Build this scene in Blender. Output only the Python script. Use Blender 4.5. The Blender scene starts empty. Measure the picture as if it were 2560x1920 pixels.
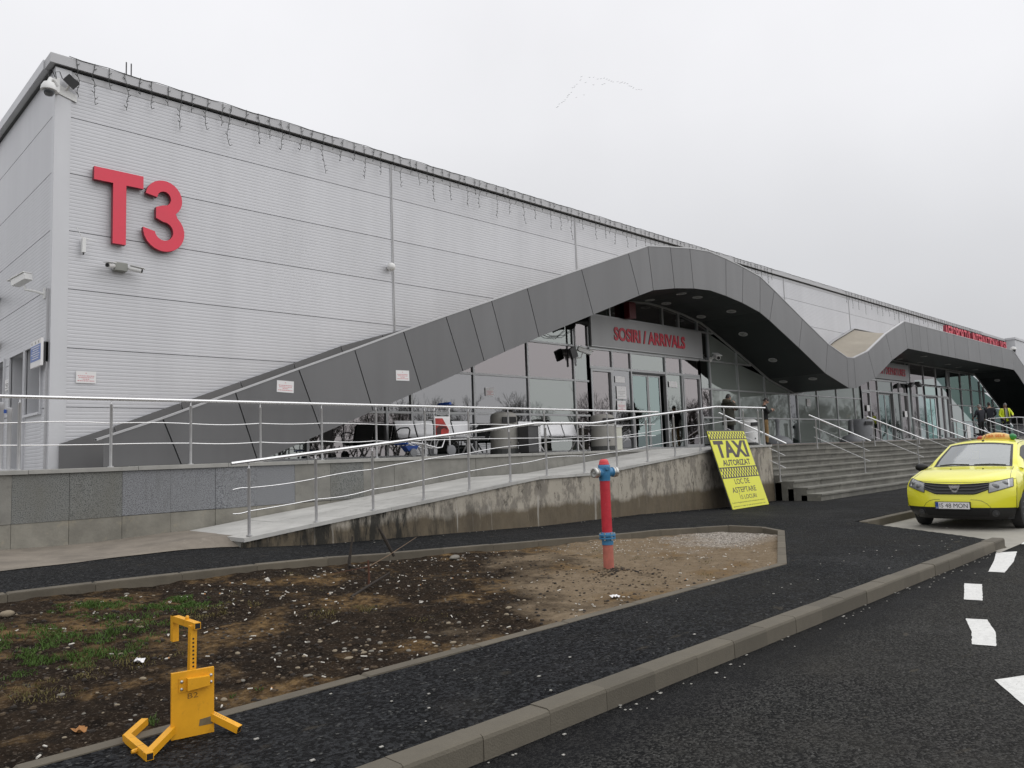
import bpy, bmesh, math, random
from mathutils import Vector, Matrix, noise
from math import sin, cos, pi, radians, sqrt
random.seed(7)
S = bpy.context.scene
COL = S.collection
H = 1.53                      # eye height above the road; heights below are given relative to the eye and lifted at the end

# ------------------------------------------------------------------ camera, sky, sun, exposure
cam_d = bpy.data.cameras.new('camera'); cam = bpy.data.objects.new('camera', cam_d); COL.objects.link(cam)
cam_d.sensor_width = 36.0; cam_d.lens = 36.0*1929.88/2560; cam_d.clip_start = 0.05; cam_d.clip_end = 2000
CR = Vector((0.71295805, -0.70024000, -0.03680698)); CU = Vector((-0.03927090, -0.09228251, 0.99495816)); CF = Vector((0.70010614, 0.70791799, 0.09329262))
M = Matrix.Identity(4)
for i in range(3):
    M[i][0] = CR[i]; M[i][1] = CU[i]; M[i][2] = -CF[i]
M[2][3] = H
cam.matrix_world = M
S.camera = cam

world = bpy.data.worlds.new('World'); S.world = world; world.use_nodes = True
wn = world.node_tree.nodes; wl = world.node_tree.links; wn.clear()
SUN_EL, SUN_AZ = radians(52), radians(150)      # azimuth clockwise from +Y
wo = wn.new('ShaderNodeOutputWorld'); bg = wn.new('ShaderNodeBackground'); bg.inputs['Strength'].default_value = 0.1
sky = wn.new('ShaderNodeTexSky'); sky.sky_type = 'NISHITA'; sky.sun_disc = False
sky.sun_elevation = SUN_EL; sky.sun_rotation = SUN_AZ; sky.dust_density = 4; sky.air_density = 1.2
hs = wn.new('ShaderNodeHueSaturation'); hs.inputs['Saturation'].default_value = 0.12; hs.inputs['Value'].default_value = 0.12
tc = wn.new('ShaderNodeTexCoord'); sp = wn.new('ShaderNodeSeparateXYZ')
ramp = wn.new('ShaderNodeValToRGB')             # overcast deck: brighter towards the zenith
cr = ramp.color_ramp
cr.elements[0].position = 0.0; cr.elements[0].color = (0.445, 0.45, 0.465, 1)
cr.elements[1].position = 1.0; cr.elements[1].color = (0.87, 0.87, 0.885, 1)
e = cr.elements.new(0.22); e.color = (0.535, 0.54, 0.56, 1)
e = cr.elements.new(0.4); e.color = (0.69, 0.692, 0.715, 1)
e = cr.elements.new(0.55); e.color = (0.735, 0.735, 0.76, 1)
nz = wn.new('ShaderNodeTexNoise'); nz.inputs['Scale'].default_value = 2.2; nz.inputs['Detail'].default_value = 5
nm = wn.new('ShaderNodeMapRange'); nm.inputs['From Min'].default_value = 0.3; nm.inputs['From Max'].default_value = 0.7
nm.inputs['To Min'].default_value = 11.4; nm.inputs['To Max'].default_value = 12.6
mul = wn.new('ShaderNodeVectorMath'); mul.operation = 'SCALE'
add = wn.new('ShaderNodeVectorMath'); add.operation = 'ADD'
wl.new(tc.outputs['Generated'], sp.inputs[0]); wl.new(sp.outputs['Z'], ramp.inputs[0])
wl.new(tc.outputs['Generated'], nz.inputs['Vector']); wl.new(nz.outputs['Fac'], nm.inputs['Value'])
wl.new(ramp.outputs['Color'], mul.inputs[0]); wl.new(nm.outputs[0], mul.inputs['Scale'])
wl.new(sky.outputs[0], hs.inputs['Color']); wl.new(mul.outputs[0], add.inputs[0]); wl.new(hs.outputs[0], add.inputs[1])
wl.new(add.outputs[0], bg.inputs['Color']); wl.new(bg.outputs[0], wo.inputs[0])

sd = bpy.data.lights.new('sun', 'SUN'); sd.energy = 1.15; sd.angle = radians(110); sd.color = (1, 0.985, 0.96)
sun = bpy.data.objects.new('sun', sd); COL.objects.link(sun)
dvec = Vector((sin(SUN_AZ)*cos(SUN_EL), cos(SUN_AZ)*cos(SUN_EL), sin(SUN_EL)))
sun.rotation_euler = (-dvec).to_track_quat('-Z', 'Y').to_euler(); sun.location = (0, -20, 30)
S.view_settings.view_transform = 'Standard'; S.view_settings.look = 'None'
S.view_settings.gamma = 1; S.view_settings.use_curve_mapping = False; S.view_settings.exposure = 0.0
S.cycles.max_bounces = 7; S.cycles.transparent_max_bounces = 12

# ------------------------------------------------------------------ materials
def newmat(name):
    m = bpy.data.materials.new(name); m.use_nodes = True
    return m, m.node_tree.nodes, m.node_tree.links, m.node_tree.nodes['Principled BSDF']
TONE = {'cladding_silver': .022, 'composite_grey': .07, 'kerb_concrete': .13, 'soil_edging': .12, 'step_concrete': .12, 'ramp_paving': .06, 'coping_stone': .10, 'plain_concrete': .10, 'stained_footing': .08}
def mapr(n, l, src, a, b, c, d):
    r = n.new('ShaderNodeMapRange'); r.inputs['From Min'].default_value = a; r.inputs['From Max'].default_value = b
    r.inputs['To Min'].default_value = c; r.inputs['To Max'].default_value = d; l.new(src, r.inputs['Value']); return r.outputs[0]
def simple(name, col, rough=0.5, metal=0.0, var=0.0, scale=4.0, bump=0.0, bscale=60, spec=0.5, coat=0.0, dirt=None):
    m, n, l, b = newmat(name)
    b.inputs['Base Color'].default_value = (*col, 1); b.inputs['Roughness'].default_value = rough
    b.inputs['Metallic'].default_value = metal; b.inputs['Specular IOR Level'].default_value = spec
    b.inputs['Coat Weight'].default_value = coat; b.inputs['Coat Roughness'].default_value = 0.08
    t = n.new('ShaderNodeTexCoord')
    if var:
        nz = n.new('ShaderNodeTexNoise'); nz.inputs['Scale'].default_value = scale; nz.inputs['Detail'].default_value = 6; nz.inputs['Roughness'].default_value = 0.65
        l.new(t.outputs['Object'], nz.inputs['Vector'])
        mr = n.new('ShaderNodeMapRange'); mr.inputs['From Min'].default_value = 0.3; mr.inputs['From Max'].default_value = 0.7
        mr.inputs['To Min'].default_value = 1-var; mr.inputs['To Max'].default_value = 1+var
        l.new(nz.outputs['Fac'], mr.inputs['Value'])
        vm = n.new('ShaderNodeVectorMath'); vm.operation = 'SCALE'; vm.inputs[0].default_value = col
        l.new(mr.outputs[0], vm.inputs['Scale']); l.new(vm.outputs[0], b.inputs['Base Color'])
        rr = n.new('ShaderNodeMapRange'); rr.inputs['To Min'].default_value = max(0, rough-.1); rr.inputs['To Max'].default_value = min(1, rough+.1)
        l.new(nz.outputs['Fac'], rr.inputs['Value']); l.new(rr.outputs[0], b.inputs['Roughness'])
        if dirt:
            n2 = n.new('ShaderNodeTexNoise'); n2.inputs['Scale'].default_value = scale*2.7; n2.inputs['Detail'].default_value = 8; n2.inputs['Roughness'].default_value = .75
            l.new(t.outputs['Object'], n2.inputs['Vector'])
            r2 = n.new('ShaderNodeMapRange'); r2.inputs['From Min'].default_value = .56; r2.inputs['From Max'].default_value = .72
            r2.inputs['To Max'].default_value = dirt[1]
            l.new(n2.outputs['Fac'], r2.inputs['Value'])
            mx = n.new('ShaderNodeMix'); mx.data_type = 'RGBA'; mx.inputs['B'].default_value = (*dirt[0], 1)
            l.new(r2.outputs[0], mx.inputs['Factor']); l.new(vm.outputs[0], mx.inputs['A']); l.new(mx.outputs['Result'], b.inputs['Base Color'])
    if name in TONE:
        oi = n.new('ShaderNodeObjectInfo'); k_ = TONE[name]
        v2 = n.new('ShaderNodeVectorMath'); v2.operation = 'SCALE'; src = b.inputs['Base Color'].links[0].from_socket
        l.new(src, v2.inputs[0]); l.new(mapr(n, l, oi.outputs['Random'], 0, 1, 1-k_, 1+k_), v2.inputs['Scale']); l.new(v2.outputs[0], b.inputs['Base Color'])
    if bump:
        nb = n.new('ShaderNodeTexNoise'); nb.inputs['Scale'].default_value = bscale; nb.inputs['Detail'].default_value = 4
        l.new(t.outputs['Object'], nb.inputs['Vector'])
        bp = n.new('ShaderNodeBump'); bp.inputs['Strength'].default_value = bump; bp.inputs['Distance'].default_value = 0.01
        l.new(nb.outputs['Fac'], bp.inputs['Height']); l.new(bp.outputs[0], b.inputs['Normal'])
    return m
def noi(n, l, vec, scale, detail=5, rough=.6):
    z = n.new('ShaderNodeTexNoise'); z.inputs['Scale'].default_value = scale; z.inputs['Detail'].default_value = detail; z.inputs['Roughness'].default_value = rough
    l.new(vec, z.inputs['Vector']); return z.outputs['Fac']
def mixc(n, l, fac, a, b):
    x = n.new('ShaderNodeMix'); x.data_type = 'RGBA'
    for k, v in (('Factor', fac), ('A', a), ('B', b)):
        if isinstance(v, tuple): x.inputs[k].default_value = (*v, 1)
        elif isinstance(v, float): x.inputs[k].default_value = v
        else: l.new(v, x.inputs[k])
    return x.outputs['Result']
def scalev(n, l, vec, sc):
    v = n.new('ShaderNodeVectorMath'); v.operation = 'MULTIPLY'; v.inputs[1].default_value = sc; l.new(vec, v.inputs[0]); return v.outputs[0]
def mathn(n, l, op, a, b):
    v = n.new('ShaderNodeMath'); v.operation = op
    for i, x in enumerate((a, b)):
        if isinstance(x, (int, float)): v.inputs[i].default_value = x
        else: l.new(x, v.inputs[i])
    return v.outputs[0]

def asphalt(name, cell, base, stone, dust, bumpd, amount):
    m, n, l, b = newmat(name)
    t = n.new('ShaderNodeTexCoord').outputs['Object']
    v = n.new('ShaderNodeTexVoronoi'); v.inputs['Scale'].default_value = cell; v.inputs['Randomness'].default_value = 1
    l.new(t, v.inputs['Vector'])
    sep = n.new('ShaderNodeSeparateColor'); l.new(v.outputs['Color'], sep.inputs[0])
    grain = mapr(n, l, sep.outputs[0], .35, 1, 0, 1)
    c = mixc(n, l, grain, base, stone)
    c = mixc(n, l, mapr(n, l, sep.outputs[2], .97, .985, 0, .7), c, (.10, .10, .096))
    c = mixc(n, l, mapr(n, l, noi(n, l, t, .33, 4, .6), .35, .65, 0, .22), c, dust)
    big = noi(n, l, t, .9, 6, .62)
    d = mapr(n, l, big, .50, .70, 0, amount)
    fine = mapr(n, l, noi(n, l, t, 14, 4, .7), .35, .65, .3, 1)
    c = mixc(n, l, mathn(n, l, 'MULTIPLY', d, fine), c, dust)
    spots = noi(n, l, scalev(n, l, t, (1.0, 2.2, 1)), 2.6, 3, .5)
    c = mixc(n, l, mapr(n, l, spots, .68, .74, 0, .45), c, (dust[0]*1.7, dust[1]*1.55, dust[2]*1.3))
    if name == 'road_asphalt':                  # newer, blacker strip of tarmac along the kerb
        sx = n.new('ShaderNodeSeparateXYZ'); l.new(t, sx.inputs[0])
        yy = mathn(n, l, 'ADD', sx.outputs['Y'], mathn(n, l, 'MULTIPLY', noi(n, l, t, 1.6, 5, .6), .5))
        c = mixc(n, l, mapr(n, l, yy, 2.72, 3.05, 0, .62), c, (.010, .0105, .012))
    l.new(c, b.inputs['Base Color'])
    l.new(mapr(n, l, big, .35, .65, .62, .88), b.inputs['Roughness']); b.inputs['Specular IOR Level'].default_value = .08
    bp = n.new('ShaderNodeBump'); bp.inputs['Strength'].default_value = .9; bp.inputs['Distance'].default_value = bumpd
    dd = mathn(n, l, 'ADD', mapr(n, l, v.outputs['Distance'], 0, .7, 1, 0), mathn(n, l, 'MULTIPLY', sep.outputs[1], .7))
    l.new(dd, bp.inputs['Height']); l.new(bp.outputs[0], b.inputs['Normal'])
    return m
M_PATH = asphalt('fresh_asphalt', 54, (.003, .0034, .0043), (.034, .036, .039), (.046, .044, .040), .012, .5)
M_ROAD = asphalt('road_asphalt', 82, (.0085, .0087, .009), (.066, .065, .061), (.060, .057, .051), .009, .7)

def wallmat():                                  # old stained plaster of the ramp wall
    m, n, l, b = newmat('weathered_concrete')
    t = n.new('ShaderNodeTexCoord').outputs['Object']
    st = scalev(n, l, t, (1, 1, .45))
    a = noi(n, l, st, 4.2, 10, .74)
    c = mixc(n, l, mapr(n, l, a, .47, .56, 0, 1), (.40, .365, .305), (.215, .195, .165))
    pit = noi(n, l, st, 7.5, 8, .75)
    c = mixc(n, l, mapr(n, l, pit, .57, .62, 0, .85), c, (.095, .085, .07))
    c = mixc(n, l, mapr(n, l, noi(n, l, scalev(n, l, t, (1, 1, .3)), 4.3, 7, .7), .60, .68, 0, .8), c, (.42, .40, .36))
    sx = n.new('ShaderNodeSeparateXYZ'); l.new(t, sx.inputs[0])
    wob = noi(n, l, scalev(n, l, t, (1, 1, .2)), 1.3, 7, .7)
    lvl = mathn(n, l, 'ADD', sx.outputs['Z'], mathn(n, l, 'MULTIPLY', wob, .42))       # splash zone at the foot of the wall
    wet = mapr(n, l, lvl, .40, .50, 1, 0)
    brown = mixc(n, l, noi(n, l, st, 5, 6, .7), (.055, .042, .028), (.17, .135, .085))
    c = mixc(n, l, mathn(n, l, 'MULTIPLY', wet, .93), c, brown)
    mould = mathn(n, l, 'MULTIPLY', mapr(n, l, sx.outputs['X'], -4.6, -2.4, 1, 0), mapr(n, l, noi(n, l, scalev(n, l, t, (2.2, 1, .5)), 1.7, 8, .75), .42, .56, 0, 1))
    mould = mathn(n, l, 'MULTIPLY', mould, mapr(n, l, lvl, .62, .74, 1, 0))
    c = mixc(n, l, mathn(n, l, 'MULTIPLY', mould, .93), c, (.014, .014, .012))
    streak = noi(n, l, scalev(n, l, t, (5.5, 1, .35)), 1.2, 6, .6)
    c = mixc(n, l, mathn(n, l, 'MULTIPLY', mapr(n, l, streak, .61, .67, 0, .7), mapr(n, l, lvl, .75, .55, 0, 1)), c, (.40, .38, .34))
    l.new(c, b.inputs['Base Color']); b.inputs['Roughness'].default_value = .9
    bp = n.new('ShaderNodeBump'); bp.inputs['Strength'].default_value = .8; bp.inputs['Distance'].default_value = .02
    l.new(mathn(n, l, 'ADD', a, mathn(n, l, 'MULTIPLY', pit, -.8)), bp.inputs['Height']); l.new(bp.outputs[0], b.inputs['Normal'])
    return m
M_WALL = wallmat()

def granite(name, dark, light, thr, tint, tintamt):
    m, n, l, b = newmat(name)
    t = n.new('ShaderNodeTexCoord').outputs['Object']
    a = noi(n, l, t, 84, 4, .7)
    c = mixc(n, l, mapr(n, l, a, thr, thr+.09, 0, 1), dark, light)
    big = noi(n, l, scalev(n, l, t, (1, 1, .5)), 1.6, 6, .65)
    c = mixc(n, l, mapr(n, l, big, .42, .66, 0, tintamt), c, tint)
    drip = noi(n, l, scalev(n, l, t, (5, 1, .5)), 1.5, 6, .6)
    c = mixc(n, l, mapr(n, l, drip, .6, .72, 0, .35), c, (.07, .07, .06))
    l.new(c, b.inputs['Base Color']); b.inputs['Roughness'].default_value = .75
    return m
M_GBLUE = granite('granite_blue', (.062, .065, .070), (.245, .252, .266), .42, (.19, .195, .20), .4)
M_GGREEN = granite('granite_mossy', (.052, .054, .052), (.20, .205, .195), .42, (.135, .132, .112), .6)
M_CONC = simple('plain_concrete', (.21, .205, .185), .85, var=.22, scale=2.2, bump=.35, bscale=40, dirt=((.09, .085, .07), .6))
M_CONCF = simple('stained_footing', (.215, .205, .175), .88, var=.28, scale=1.9, bump=.4, bscale=30, dirt=((.33, .29, .21), .6))
M_COPE = simple('coping_stone', (.31, .305, .285), .8, var=.14, scale=3, bump=.25, bscale=50, dirt=((.14, .135, .12), .45))
M_RAMP = simple('ramp_paving', (.43, .425, .405), .82, var=.16, scale=1.6, bump=.3, bscale=60, dirt=((.15, .145, .13), .6))
M_STEP = simple('step_concrete', (.15, .146, .128), .88, var=.30, scale=1.7, bump=.5, bscale=25, dirt=((.30, .285, .25), .55))
M_STEPRED = simple('red_edge_tile', (.27, .16, .125), .8, var=.2, scale=3)
M_KERB = simple('kerb_concrete', (.112, .099, .076), .86, var=.17, scale=2.4, bump=.35, bscale=90, dirt=((.085, .075, .058), .5))
M_KERBF = simple('soil_edging', (.112, .097, .073), .88, var=.2, scale=2.6, bump=.35, bscale=70, dirt=((.075, .062, .045), .65))
M_STRIP = simple('dusty_concrete_strip', (.19, .165, .135), .9, var=.25, scale=2.2, bump=.35, bscale=50, dirt=((.36, .32, .27), .5))
M_BAY = simple('bay_concrete', (.30, .285, .25), .85, var=.16, scale=1.2, bump=.25, bscale=60, dirt=((.16, .15, .13), .4))
M_PAINT = simple('road_paint', (.66, .66, .64), .75, var=.12, scale=22, bump=.4, bscale=120, dirt=((.10, .10, .10), .8))
M_CLAD = simple('cladding_silver', (.555, .558, .58), .42, .18, var=.035, scale=.5)
M_CLADL = simple('cladding_smooth', (.56, .565, .585), .40, .18, var=.03, scale=.6)
def streaks(m, amt):                            # faint rain streaks running down sheet metal
    n = m.node_tree.nodes; l = m.node_tree.links; b = n['Principled BSDF']; src = b.inputs['Base Color'].links[0].from_socket
    t = n.new('ShaderNodeTexCoord').outputs['Object']
    f = mapr(n, l, noi(n, l, scalev(n, l, t, (1.5, 1.5, .14)), 1.2, 3, .55), .35, .70, 1+amt*.4, 1-amt)
    v = n.new('ShaderNodeVectorMath'); v.operation = 'SCALE'; l.new(src, v.inputs[0]); l.new(f, v.inputs['Scale']); l.new(v.outputs[0], b.inputs['Base Color'])
M_TRIM = simple('trim_grey', (.43, .43, .44), .45, .25, var=.04, scale=2)
M_JOINT = simple('dark_joint', (.05, .05, .055), .8)
M_ALU = simple('composite_grey', (.146, .146, .149), .38, .25, var=.04, scale=.7)
M_ALUL = simple('edge_trim_light', (.46, .46, .465), .4, .3)
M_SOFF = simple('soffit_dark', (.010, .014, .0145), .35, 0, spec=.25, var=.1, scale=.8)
M_MEMB = simple('canopy_membrane', (.34, .305, .25), .8, var=.12, scale=1.1)
M_FRAME = simple('frame_aluminium', (.40, .405, .41), .38, .5, var=.03)
M_STEEL = simple('stainless_steel', (.74, .74, .745), .27, .92, var=.05, scale=6)
M_STEELD = simple('brushed_post', (.56, .56, .565), .36, .75, var=.06, scale=6)
M_RED = simple('sign_red', (.74, .045, .085), .42, var=.05, scale=2)
M_REDD = simple('arrivals_red', (.54, .035, .060), .45)
M_REDSIDE_SHADE = simple('sign_red_edge_shade', (.22, .014, .030), .5)  # darker red for letter sides; shade of sides and undersides put into the colour
M_SIGNG = simple('sign_grey', (.33, .33, .335), .4, .2, var=.03, scale=1)
M_WHITE = simple('white_plastic', (.74, .74, .73), .45, var=.04)
M_CREAM = simple('cream_plastic', (.58, .58, .50), .5, var=.08)
M_PAPER = simple('paper_white', (.76, .75, .75), .7, var=.03)
M_PINK = simple('faded_red_print', (.62, .25, .27), .7)
M_BLACK = simple('black_plastic', (.012, .012, .013), .45, var=.1)
M_DARK = simple('dark_grey', (.045, .046, .048), .5, var=.1)
M_GREYBOX = simple('grey_box', (.27, .275, .25), .55, var=.05)
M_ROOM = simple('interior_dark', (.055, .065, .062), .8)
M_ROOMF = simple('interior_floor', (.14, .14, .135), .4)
M_YEL = simple('clamp_yellow', (.74, .355, .012), .45, var=.10, scale=6, dirt=((.30, .14, .02), .6))
M_RUST = simple('scuffed_steel', (.17, .13, .07), .6, var=.3, scale=20)
M_TAXI = simple('taxi_yellow', (.80, .765, .032), .32, coat=.75, var=.03, scale=2)
M_SIGNY = simple('board_yellow', (.70, .70, .030), .4, var=.02)
M_INK = simple('board_ink', (.055, .040, .038), .5)
M_INKB = simple('print_black', (.02, .02, .02), .6)
M_HYR = simple('hydrant_red', (.50, .025, .040), .38, var=.12, scale=14, dirt=((.60, .30, .27), .25))
M_HYRF = simple('hydrant_faded', (.42, .13, .095), .7, var=.2, scale=12, dirt=((.24, .12, .07), .7))
M_HYRC = simple('hydrant_cap_red', (.62, .05, .06), .4, var=.08)
M_HYB = simple('hydrant_blue', (.045, .19, .36), .42, var=.15, scale=14, dirt=((.12, .14, .14), .3))
M_CAST = simple('cast_metal', (.52, .52, .50), .38, .8, var=.15, scale=12)
M_STONE = simple('pebble_grey', (.175, .162, .138), .85, var=.35, scale=8)
M_BUTT = simple('cigarette_paper', (.60, .57, .51), .8, var=.15, scale=30)
M_BUTTF = simple('cigarette_filter', (.55, .27, .10), .8)
M_LEAF = simple('dead_leaf', (.35, .17, .06), .8, var=.2, scale=30)
M_WOOD = simple('dead_wood', (.03, .024, .019), .9, var=.3, scale=20)
M_TWIG = simple('bark', (.045, .040, .034), .9, var=.25, scale=3)
M_WIRE = simple('light_wire', (.05, .052, .05), .7)
M_BIRD = simple('bird_grey', (.22, .22, .23), .8)
M_BIN = simple('bin_beige', (.30, .29, .265), .6, var=.1, scale=3)
M_BIND = simple('bin_base', (.055, .057, .055), .6)
M_BINM = simple('bin_dark_metal', (.09, .09, .092), .4, .5, var=.1)
M_SEAT = simple('seat_steel', (.62, .62, .63), .38, .35, var=.06, scale=9)
M_TBLUE = simple('trolley_blue', (.015, .06, .27), .4)
M_TIRE = simple('rubber', (.022, .022, .023), .75, var=.2, scale=12)
M_WHEELG = simple('grey_rubber', (.20, .205, .215), .6)
M_RIM = simple('wheel_cover', (.38, .385, .39), .35, .6, var=.05)
M_ASHT = simple('receptacle_grey', (.17, .175, .185), .6, var=.1, scale=6)

streaks(M_CLAD, .05); streaks(M_CLADL, .05); streaks(M_ALU, .08); streaks(M_SIGNG, .05)
def glassmat(name, tint, refl, trans):
    m = bpy.data.materials.new(name); m.use_nodes = True; n = m.node_tree.nodes; l = m.node_tree.links; n.clear()
    o = n.new('ShaderNodeOutputMaterial'); g = n.new('ShaderNodeBsdfGlossy'); g.inputs['Roughness'].default_value = .015
    g.inputs['Color'].default_value = (*tint, 1)
    tr = n.new('ShaderNodeBsdfTransparent'); tr.inputs['Color'].default_value = (*trans, 1)
    lw = n.new('ShaderNodeLayerWeight'); lw.inputs['Blend'].default_value = .5
    f = mapr(n, l, mathn(n, l, 'POWER', lw.outputs['Facing'], 4.0), 0, 1, refl, 1)
    t = n.new('ShaderNodeTexCoord'); bp = n.new('ShaderNodeBump'); bp.inputs['Strength'].default_value = .02; bp.inputs['Distance'].default_value = .05
    l.new(noi(n, l, t.outputs['Object'], .9, 2, .5), bp.inputs['Height']); l.new(bp.outputs[0], g.inputs['Normal'])
    x = n.new('ShaderNodeMixShader'); l.new(f, x.inputs[0]); l.new(tr.outputs[0], x.inputs[1]); l.new(g.outputs[0], x.inputs[2]); l.new(x.outputs[0], o.inputs[0])
    return m
M_GLASS = [glassmat('glass_rosy', (.76, .71, .72), .30, (.30, .42, .38)), glassmat('glass_green', (.71, .75, .73), .33, (.30, .46, .42)), glassmat('glass_grey', (.73, .73, .75), .30, (.30, .42, .40))]
def frosted():
    m = glassmat('glass_frosted', (.70, .74, .72), .18, (.3, .4, .38)); n = m.node_tree.nodes; l = m.node_tree.links
    tr = [x for x in n if x.type == 'BSDF_TRANSPARENT'][0]; mix = [x for x in n if x.type == 'MIX_SHADER'][0]
    d = n.new('ShaderNodeBsdfDiffuse'); d.inputs['Color'].default_value = (.20, .222, .205, 1); l.new(d.outputs[0], mix.inputs[1]); return m
M_GFROST = frosted()
M_GTEAL = glassmat('glass_teal', (.66, .80, .78), .30, (.36, .60, .56))
M_CARGLASS = glassmat('car_glass', (.82, .85, .86), .34, (.50, .55, .53))
[x for x in M_CARGLASS.node_tree.nodes if x.type == 'BSDF_GLOSSY'][0].inputs['Roughness'].default_value = .10
M_LAMPGLASS = simple('headlamp_lens', (.24, .245, .25), .12, .35, var=.2, scale=18, coat=1.0)
M_DIFF = simple('lamp_diffuser', (.30, .31, .30), .3, .3)

# ------------------------------------------------------------------ mesh building
class MB:
    def __init__(s): s.v = []; s.f = []; s.m = []
    def add(s, vs, fs, mi=0):
        o = len(s.v); s.v += [tuple(v) for v in vs]
        for f in fs: s.f.append(tuple(i+o for i in f)); s.m.append(mi)
        return s
    def box(s, x0, x1, y0, y1, z0, z1, mi=0, mat=None, ch=0):
        if ch:
            vs = []; 
            for z, k in ((z0, 0), (z1-ch, 0), (z1, ch)):
                vs += [(x0+k, y0+k, z), (x1-k, y0+k, z), (x1-k, y1-k, z), (x0+k, y1-k, z)]
            fs = [(3, 2, 1, 0), (8, 9, 10, 11)]
            for r in (0, 4):
                for i in range(4): fs.append((r+i, r+(i+1) % 4, r+4+(i+1) % 4, r+4+i))
        else:
            vs = [(x0, y0, z0), (x1, y0, z0), (x1, y1, z0), (x0, y1, z0), (x0, y0, z1), (x1, y0, z1), (x1, y1, z1), (x0, y1, z1)]
            fs = [(3, 2, 1, 0), (4, 5, 6, 7), (0, 1, 5, 4), (1, 2, 6, 5), (2, 3, 7, 6), (3, 0, 4, 7)]
        if mat: vs = [mat @ Vector(v) for v in vs]
        return s.add(vs, fs, mi)
    def bar(s, a, b, w, h=None, mi=0, up=(0, 0, 1), hollow=0):
        a, b = Vector(a), Vector(b); d = (b-a).normalized(); u = Vector(up)
        if abs(d.dot(u)) > .98: u = Vector((1, 0, 0))
        r = d.cross(u).normalized(); u = r.cross(d); h = h or w
        c = [(-1, -1), (1, -1), (1, 1), (-1, 1)]
        vs = [p + r*(i*w/2) + u*(j*h/2) for p in (a, b) for i, j in c]
        return s.add(vs, [(3, 2, 1, 0), (4, 5, 6, 7), (0, 1, 5, 4), (1, 2, 6, 5), (2, 3, 7, 6), (3, 0, 4, 7)], mi)
    def tube(s, pts, r, n=8, mi=0, cap=True):
        pts = [Vector(p) for p in pts]; rs = r if isinstance(r, (list, tuple)) else [r]*len(pts)
        vs = []; ref = None
        for i, p in enumerate(pts):
            d = (pts[min(i+1, len(pts)-1)]-pts[max(i-1, 0)]).normalized()
            if ref is None: ref = Vector((0, 0, 1)) if abs(d.z) < .9 else Vector((1, 0, 0))
            a = d.cross(ref).normalized(); b = a.cross(d); ref = b
            vs += [p + (a*cos(2*pi*k/n) + b*sin(2*pi*k/n))*rs[i] for k in range(n)]
        fs = []
        for i in range(len(pts)-1):
            for k in range(n): fs.append((i*n+k, i*n+(k+1) % n, (i+1)*n+(k+1) % n, (i+1)*n+k))
        if cap: fs += [tuple(range(n-1, -1, -1)), tuple(range((len(pts)-1)*n, len(pts)*n))]
        return s.add(vs, fs, mi)
    def lathe(s, prof, c=(0, 0, 0), n=20, mi=0, axis=None):
        mt = Matrix.Translation(Vector(c))
        if axis is not None: mt = mt @ Vector((0, 0, 1)).rotation_difference(Vector(axis)).to_matrix().to_4x4()
        vs = []
        for r, z in prof: vs += [mt @ Vector((r*cos(2*pi*k/n), r*sin(2*pi*k/n), z)) for k in range(n)]
        fs = [(i*n+k, i*n+(k+1) % n, (i+1)*n+(k+1) % n, (i+1)*n+k) for i in range(len(prof)-1) for k in range(n)]
        fs += [tuple(range(n-1, -1, -1)), tuple(range((len(prof)-1)*n, len(prof)*n))]
        return s.add(vs, fs, mi)
    def prism(s, poly, d, mi=0):                # poly: 3-D ring, d: extrusion vector
        n = len(poly); d = Vector(d); p = [Vector(q) for q in poly]
        vs = p + [q+d for q in p]
        fs = [tuple(range(n-1, -1, -1)), tuple(range(n, 2*n))] + [(i, (i+1) % n, n+(i+1) % n, n+i) for i in range(n)]
        return s.add(vs, fs, mi)
    def grid(s, rows, mi=0, close=False):
        nr, nc = len(rows), len(rows[0]); vs = [p for r in rows for p in r]; fs = []
        for i in range(nr-1):
            for j in range(nc-1 if not close else nc): fs.append((i*nc+j, i*nc+(j+1) % nc, (i+1)*nc+(j+1) % nc, (i+1)*nc+j))
        return s.add(vs, fs, mi)
    def ball(s, c, rx, ry=None, rz=None, n=10, m=7, mi=0, rot=None):
        ry = ry or rx; rz = rz or rx; rows = []
        for i in range(m+1):
            t = pi*i/m; row = []
            for k in range(n):
                v = Vector((rx*sin(t)*cos(2*pi*k/n), ry*sin(t)*sin(2*pi*k/n), -rz*cos(t)))
                if rot: v = rot @ v
                row.append(Vector(c)+v)
            rows.append(row)
        return s.grid(rows, mi, True)

def wloc(o):
    v = Vector((0, 0, 0))
    while o is not None: v = v + o.location; o = o.parent
    return v
def obj(name, mb, mats, parent=None, smooth=False, local=False, clean=False, recalc=True):
    """links one mesh object; vertices are world coordinates (local=True: in the parent's own frame)"""
    me = bpy.data.meshes.new(name)
    base = Vector((0, 0, 0)) if local or parent is None else wloc(parent)
    me.from_pydata([tuple(Vector(v)-base) for v in mb.v], [], mb.f)
    for m in (mats if isinstance(mats, (list, tuple)) else [mats]): me.materials.append(m)
    me.polygons.foreach_set('material_index', mb.m)
    bm = bmesh.new(); bm.from_mesh(me)
    if clean:
        bmesh.ops.remove_doubles(bm, verts=bm.verts, dist=1e-5); bmesh.ops.dissolve_degenerate(bm, edges=bm.edges, dist=1e-6)
    if recalc: bmesh.ops.recalc_face_normals(bm, faces=bm.faces)
    bm.to_mesh(me); bm.free()
    if smooth:
        me.polygons.foreach_set('use_smooth', [True]*len(me.polygons)); me.set_sharp_from_angle(angle=radians(38))
    me.update()
    o = bpy.data.objects.new(name, me); COL.objects.link(o)
    if parent is not None: o.parent = parent
    return o
def tag(o, label=None, cat=None, group=None, kind=None):
    for k, v in (('label', label), ('category', cat), ('group', group), ('kind', kind)):
        if v: o[k] = v
    return o
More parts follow.
